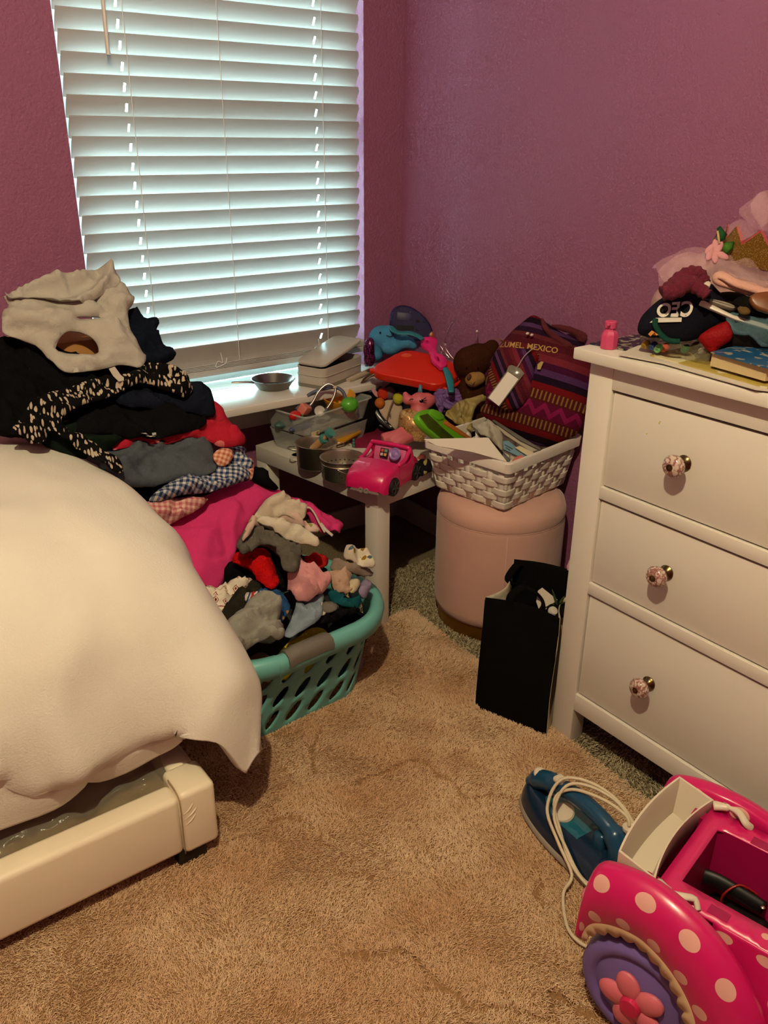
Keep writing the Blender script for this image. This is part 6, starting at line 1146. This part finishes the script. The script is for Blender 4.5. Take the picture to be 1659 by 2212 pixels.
o = cloth('beaded_purse', z5([(1400, 1000), (1480, 1005), (1520, 1060), (1450, 1070), (1410, 1040)]), SF, FAB('#5a4526', 'bronze_brocade'), lay=.045, H=.014, amp=.004, step=.005); tag(o, 'tiny bronze brocade purse between tray and brush', 'purse')
o = cloth('blue_plastic_bag', z5([(1300, 1075), (1380, 1060), (1500, 1110), (1900, 1180), (1900, 1420), (1600, 1400), (1500, 1250), (1420, 1260), (1330, 1180)]), SF, M('pale_blue_film', '#7fa8b5', .12, trans=.5, alpha=.45, bump=(40, .8), ior=1.1), lay=.015, H=.02, amp=.014, step=.008, thick=.004); tag(o, 'crinkled pale blue plastic bag over the book', 'plastic bag')
o = blob('dark_hat', [(SF.w(*SF.at(*z5([(1450, 1180)])[0], -.03), -.04), (.07, .07, .04)), (SF.w(*SF.at(*z5([(1650, 1150)])[0], -.03), -.05), (.09, .09, .05)), (SF.w(*SF.at(*z5([(1350, 1050)])[0], -.03), -.05), (.06, .06, .05))], FAB('#14100f', 'black_brown_felt'), voxel=.008); tag(o, 'dark brown felt hat buried under the dresser pile', 'hat')
o = blob('folded_sweater', [(TF.w(*TF.at(*z5([(1400, 760)])[0]), -.09), (.10, .09, .07)), (TF.w(*TF.at(*z5([(1650, 740)])[0]), -.08), (.10, .10, .09)), (TF.w(*TF.at(*z5([(1100, 820)])[0]), -.10), (.09, .08, .06))], FAB('#b08a86', 'rose_knit'), voxel=.009); tag(o, 'dusty rose sweater bundled under the tulle skirt', 'clothing')
# ================================================================== ON THE FLOOR
# ---- steam iron
irz = math.radians(-4); iron = thing('steam_iron', 'dark blue steam iron with white cord lying on the rug', 'iron', (-.742, -1.478, .022), irz)
nav, navd = PLA('#12405f', 'iron_blue', .28, .2), PLA('#0c2138', 'iron_navy', .25, .2); wh_p = PLA('#cdbfae', 'iron_white', .35)
def sole(z, k=1.0, tipk=1.0, back=-.135, inset=0.0):
    pts = []
    for i in range(41):
        s = i/40; y = .142*tipk-(s**1.15)*(.142*tipk-back); w_ = (.064-inset)*k*(1-(1-min(1, s/.72))**2.0)**.62; pts.append((w_, y, z))
    out = pts+[(-x, y, z) for x, y, z in pts[::-1]]; return out[1:-1]+[]
def loft(secs, capt=True):
    b = MB(); P = np.array(secs); b.grid(P.transpose(1, 0, 2), closeu=True); m = P.shape[1]; k = P.shape[0]
    if capt: b.f += [tuple(i*k for i in range(m))[::-1], tuple(i*k+k-1 for i in range(m))]
    return b
loft([sole(.0), sole(.004)]).obj('soleplate', steel, iron, sharp=40)
loft([sole(.004, 1.03, 1.02), sole(.012, 1.03, 1.02), sole(.016, .99, 1.0)]).obj('sole_skirt', PLA('#9c938a', 'iron_grey', .4), iron, sharp=40)
loft([sole(.016, .98, 1.0), sole(.030, .93, .99), sole(.044, .80, .96, -.128), sole(.054, .62, .93, -.12), sole(.058, .40, .88, -.11)]).obj('body', navd, iron, sharp=40)
loft([sole(.052, .60, .55, -.05), sole(.058, .50, .52, -.05), sole(.061, .30, .48, -.04)]).obj('water_tank', M('tank_blue', '#1d5a6e', .12, coat=.5), iron, sharp=40)
MB().tube(cr([(0, .128, .052), (0, .095, .082), (0, .055, .100), (0, .0, .112), (0, -.06, .112), (0, -.105, .100), (0, -.125, .075), (0, -.125, .045)], 6), [.012]*4+[.021]*8+[.0175]*18+[.023]*13, 14).obj('handle', nav, iron, sharp=180)
MB().box((-.042, -.135, .018), (.042, -.108, .060), .010, 3).obj('heel', navd, iron, sharp=60)
MB().box((-.022, -.100, .050), (.022, -.072, .092), .009, 3).obj('heel_post', nav, iron, sharp=60)
MB().ell((0, .098, .092), (.016, .018, .009), Matrix.Rotation(math.radians(28), 3, 'X').to_quaternion(), 18, 10).obj('spray_cap', wh_p, iron, sharp=180)
MB().box((-.012, .028, .112), (.012, .056, .126), .006, 3).obj('steam_button', wh_p, iron, sharp=60)
MB().lathe([(0, 0), (.021, 0), (.023, .004), (.021, .009), (0, .010)], 28, Matrix.Translation((-.012, .012, .060)) @ Matrix.Rotation(math.radians(-24), 4, 'Y')).obj('dial', wh_p, iron, sharp=40)
ic = M('pale_icon_print', '#8a93a0', .5)
for k in range(3):
    mt = Matrix.Translation((-.0585+.001*k, -.045-.026*k, .028)) @ Matrix.Rotation(math.radians(-72), 4, 'Y'); MB().lathe([(.0072, 0), (.0085, 0), (.0085, .0008), (.0072, .0008), (.0072, 0)], 20, mt).obj('icon_ring', ic, iron); MB().lathe([(0, .0), (.003, 0), (.003, .0008), (0, .0008)], 6, mt).obj('icon_mark', ic, iron)
cordm = PLA('#c9b99f', 'cream_cord', .5)
# swivel cord guard and the wound cord
MB().tube([(.012, -.120, .070), (.016, -.122, .095), (.020, -.124, .120)], [.0065, .0085, .0075], 14).obj('cord_guard', wh_p, iron, sharp=180)
MB().lathe([(.006, -.003), (.0125, -.003), (.0125, .003), (.006, .003)], 18, Matrix.Translation((.020, -.124, .118))).obj('guard_collar', wh_p, iron)
iM = TM[iron]
def il(x, y, z): return (x, y, z)
coil = [(.020, -.124, .122), (.024, -.110, .135), (.015, -.06, .140), (-.010, .0, .132), (-.038, .018, .105), (-.052, -.02, .060), (-.070, -.075, .030), (-.062, -.135, .012), (-.02, -.165, .03), (.035, -.13, .09), (.042, -.08, .128), (.020, -.02, .140), (-.016, .012, .134), (-.050, .004, .085), (-.062, -.05, .045), (-.066, -.11, .016), (-.03, -.165, .018), (.03, -.16, .06), (.046, -.10, .118), (.03, -.03, .144), (-.010, .028, .138), (-.052, .022, .088), (-.066, -.03, .048), (-.078, -.085, .018)]
fin = [iM.inverted() @ q for q in (onZ(1217, 1930, .03), onZ(1222, 1990, .03), onZ(1240, 2025, .03), onZ(1275, 2048, .03), onZ(1320, 2055, .04))]
MB().tube(cr([Vector(c) for c in coil]+fin, 6), .0034, 8).obj('cord', cordm, iron, sharp=180)
# ---- polka dot ride-on toy
RA = math.atan2(.21, .978); ride = thing('ride_on_toy', 'hot pink ride-on toy with pale polka dots, partly out of view by the dresser', 'ride-on toy', (-.84, -1.80, .018), RA)
def p_dots(sx=17.0, col='#c4165f', dot='#dba49a', r=.22):
    def f(t):
        x = t.sep(t.uv(sx, sx)); row = t.math('FLOOR', x[1]); sh = t.math('MULTIPLY', t.math('MODULO', row, 2.0), .5)
        fx = t.math('SUBTRACT', t.math('FRACT', t.math('ADD', x[0], sh)), .5); fy = t.math('SUBTRACT', t.math('FRACT', x[1]), .5)
        d = t.math('SQRT', t.math('ADD', t.math('MULTIPLY', fx, fx), t.math('MULTIPLY', fy, fy))); return t.mix(t.math('LESS_THAN', d, r), lin(col), lin(dot))
    return f
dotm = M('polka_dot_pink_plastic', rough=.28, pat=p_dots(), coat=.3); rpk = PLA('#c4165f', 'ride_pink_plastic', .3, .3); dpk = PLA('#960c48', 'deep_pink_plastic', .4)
wy, wz = .015, .115
def clampy(y): return y if y < .085 else .085+.028*(1-math.exp(-(y-.085)/.028))
def fender(sgn):
    prof = [(.146, .106), (.152, .110), (.158, .122), (.163, .140), (.164, .160), (.159, .180), (.149, .195), (.136, .204), (.124, .203), (.115, .194), (.113, .150), (.113, .10)]
    P = []; UV = []
    th = np.linspace(math.radians(20), math.radians(205), 48)
    pc = np.array(cr(prof, 4)); L = np.r_[0, np.cumsum(np.linalg.norm(np.diff(pc, axis=0), axis=1))]
    for a_ in th:
        P.append([(sgn*(x+.02*max(0, -math.cos(a_))), clampy(wy+r_*math.cos(a_)), wz+r_*math.sin(a_)) for x, r_ in pc]); UV += [(a_*.15, l) for l in L]
    return MB().grid(np.array(P)), UV
for s in (-1, 1):
    b, UV = fender(s); solid(b.obj('fender', dotm, ride, sharp=180, uv=UV), .003)
    # scalloped trim along the fender's lip
    n = 130; P = []
    for i in range(n):
        a_ = math.radians(22+180*i/(n-1)); sc = .007*abs(math.sin(i/(n-1)*math.pi*14)); dx_ = .02*max(0, -math.cos(a_)); P.append([(s*(x+dx_), clampy(wy+(r_-k_*sc)*math.cos(a_)), wz+(r_-k_*sc)*math.sin(a_)) for x, r_, k_ in ((.1525, .118, 0), (.1555, .112, 0), (.1545, .100, 1))])
    solid(MB().grid(np.array(P)).obj('scallop_trim', PLA('#c9a987', 'beige_trim', .45), ride, sharp=60), .003)
    # wheel
    mt = Matrix.Translation((s*.122, .006, .100)) @ Matrix.Rotation(s*math.pi/2, 4, 'Y')
    w0 = MB().lathe([(0, -.02), (.085, -.02), (.096, -.014), (.100, 0), (.098, .020), (.088, .032), (.076, .032), (.070, .026), (.064, .028), (.045, .036), (0, .038)], 56, mt).obj('wheel', PLA('#6d5a9a', 'violet_wheel_plastic', .35), ride, sharp=60)
    for k in range(5):
        a_ = k*2*math.pi/5+.35; MB().ell((.031*math.cos(a_), .031*math.sin(a_), .040), (.026, .020, .010), Matrix.Rotation(a_, 3, 'Z').to_quaternion(), 18, 10).obj('flower_petal', PLA('#cf6a78', 'petal_pink_plastic', .35), w0).matrix_local = mt
    MB().lathe([(0, .036), (.0165, .036), (.0175, .046), (.015, .054), (0, .055)], 26).obj('hub_cap', PLA('#c2224f', 'hub_pink_plastic', .35), w0, sharp=40).matrix_local = mt
# central body with open compartment
def quadgrid(P, nx=6, ny=6): return P
hxo, y0b, y1b, zt = .112, .080, -.42, .292
hole_ = [(-.072, -.005), (.072, -.005), (.072, -.20), (.05, -.235), (-.05, -.235), (-.072, -.20)]
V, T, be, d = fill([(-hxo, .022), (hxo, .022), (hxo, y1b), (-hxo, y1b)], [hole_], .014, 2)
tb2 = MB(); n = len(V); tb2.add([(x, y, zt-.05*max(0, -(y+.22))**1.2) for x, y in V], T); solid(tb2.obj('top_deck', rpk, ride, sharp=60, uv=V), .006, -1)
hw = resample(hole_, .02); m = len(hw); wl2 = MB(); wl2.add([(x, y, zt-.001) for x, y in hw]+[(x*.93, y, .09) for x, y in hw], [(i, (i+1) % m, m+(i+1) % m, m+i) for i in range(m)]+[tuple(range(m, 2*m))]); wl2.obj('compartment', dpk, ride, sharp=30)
UVs = []; P = []
for s in (-1, 1):
    P = []; UVs = []
    for i, y in enumerate(np.linspace(-.07, y1b, 26)):
        row = [(s*hxo, zt), (s*(hxo+.004), .26), (s*(hxo+.012+.05*max(0, -y-.15)), .20), (s*(hxo+.02+.06*max(0, -y-.15)), .13), (s*(hxo+.04), .085), (s*.17, .075)]
        rr_ = cr(row, 4); P.append([(a_, y, z) for a_, z in rr_]); UVs += [(y, j*.013) for j in range(len(rr_))]
    solid(MB().grid(np.array(P)).obj('side_panel', dotm, ride, sharp=180, uv=UVs), .003)
    MB().box((min(s*.12, s*.185), y1b, .066), (max(s*.12, s*.185), -.17, .078), .004).obj('footboard', rpk, ride)
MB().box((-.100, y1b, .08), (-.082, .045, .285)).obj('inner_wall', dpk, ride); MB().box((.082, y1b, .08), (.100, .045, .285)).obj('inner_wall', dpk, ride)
fb = MB().box((-.112, .045, .06), (.112, .085, .235), .02, 3); fb.obj('front_panel', rpk, ride, sharp=60)
# white front tray
wt = PLA('#cfc2b0', 'ride_white_plastic', .35)
def arc(y, k, z): return [(x, y-k*(1-(x/.112)**2), z) for x in np.linspace(-.112, .112, 15)]
o_top = arc(.084, -.012, .322)+[(x, y, z) for x, y, z in arc(.022, -.016, .308)[::-1]]
def shrink(L, k, dz, dy=0): c_ = np.mean(np.array(L), 0); return [tuple(c_+(np.array(q)-c_)*np.array((1-k*.35, 1-k, 1))+np.array((0, dy, dz))) for q in L]
R = [shrink(o_top, .30, -.085, .006), shrink(o_top, .02, -.03), o_top, shrink(o_top, .10, 0), shrink(o_top, .20, -.012), shrink(o_top, .42, -.066, .004)]; b = MB(); A = np.array(R).transpose(1, 0, 2); b.grid(A, closeu=True); b.f += [tuple(i*6+5 for i in range(A.shape[0]))]; b.obj('front_tray', wt, ride, sharp=40)
for s in (-1, 1):
    MB().tube(cr([(s*.108, .020, .300), (s*.118, -.002, .304), (s*.112, -.022, .306), (s*.102, -.036, .302), (s*.108, -.045, .292)], 5), [.010]*6+[.0065]*15, 10, flat=.7).obj('tray_hook', wt, ride, sharp=180)
    MB().lathe([(0, 0), (.0035, 0), (.0035, .003), (0, .0035)], 12, Matrix.Translation((s*.117, .004, .308))).obj('screw', steel, ride)
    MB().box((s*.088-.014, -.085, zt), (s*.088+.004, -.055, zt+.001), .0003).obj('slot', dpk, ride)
    MB().ell((s*.088, -.135, zt+.0006), (.006, .006, .0015), None, 14, 8).obj('dot_decal', PLA('#d79a8c', 'dot_pink'), ride)
    bw = MB(); bw.ell((s*.128-.012, .112, .235), (.014, .008, .012), None, 14, 10); bw.obj('bow_loop', PLA('#cf6f86', 'bow_pink_plastic'), ride, sharp=180)
    bw = MB(); bw.ell((s*.128+.012, .112, .225), (.014, .008, .012), None, 14, 10); bw.obj('bow_loop', PLA('#cf6f86', 'bow_pink_plastic'), ride, sharp=180)
# black battery gear and wires in the compartment
rM = TM[ride].inverted()
def rz_(px, py, z): return rM @ onZ(px, py, z)
MB().tube(cr([rz_(1492, 1915, .19), rz_(1512, 1892, .22), rz_(1545, 1900, .225), rz_(1590, 1925, .22), rz_(1650, 1962, .21)], 5), .013, 10, flat=.6).obj('strap_bar', blk_p, ride, sharp=180)
c_ = rz_(1600, 1975, .15); MB().box((c_.x-.045, c_.y-.05, .10), (c_.x+.03, c_.y+.05, .165), .014, 3).obj('battery_cover', PLA('#151214', 'gloss_black_plastic', .2), ride, sharp=60)
for cc, pts in (('#8c1a1c', [(1555, 1955, .19), (1565, 1930, .22), (1600, 1912, .235), (1640, 1935, .22)]), ('#c9bda9', [(1585, 2003, .20), (1615, 2008, .21), (1645, 2012, .20)])): MB().tube(cr([rz_(*q) for q in pts], 5), .002, 6).obj('wire', PLA(cc), ride, sharp=180)
for q in ((1496, 1911, .212), (1648, 1960, .225)): MB().ell(rz_(*q), (.004, .004, .002), None, 10, 8).obj('rivet', steel, ride)
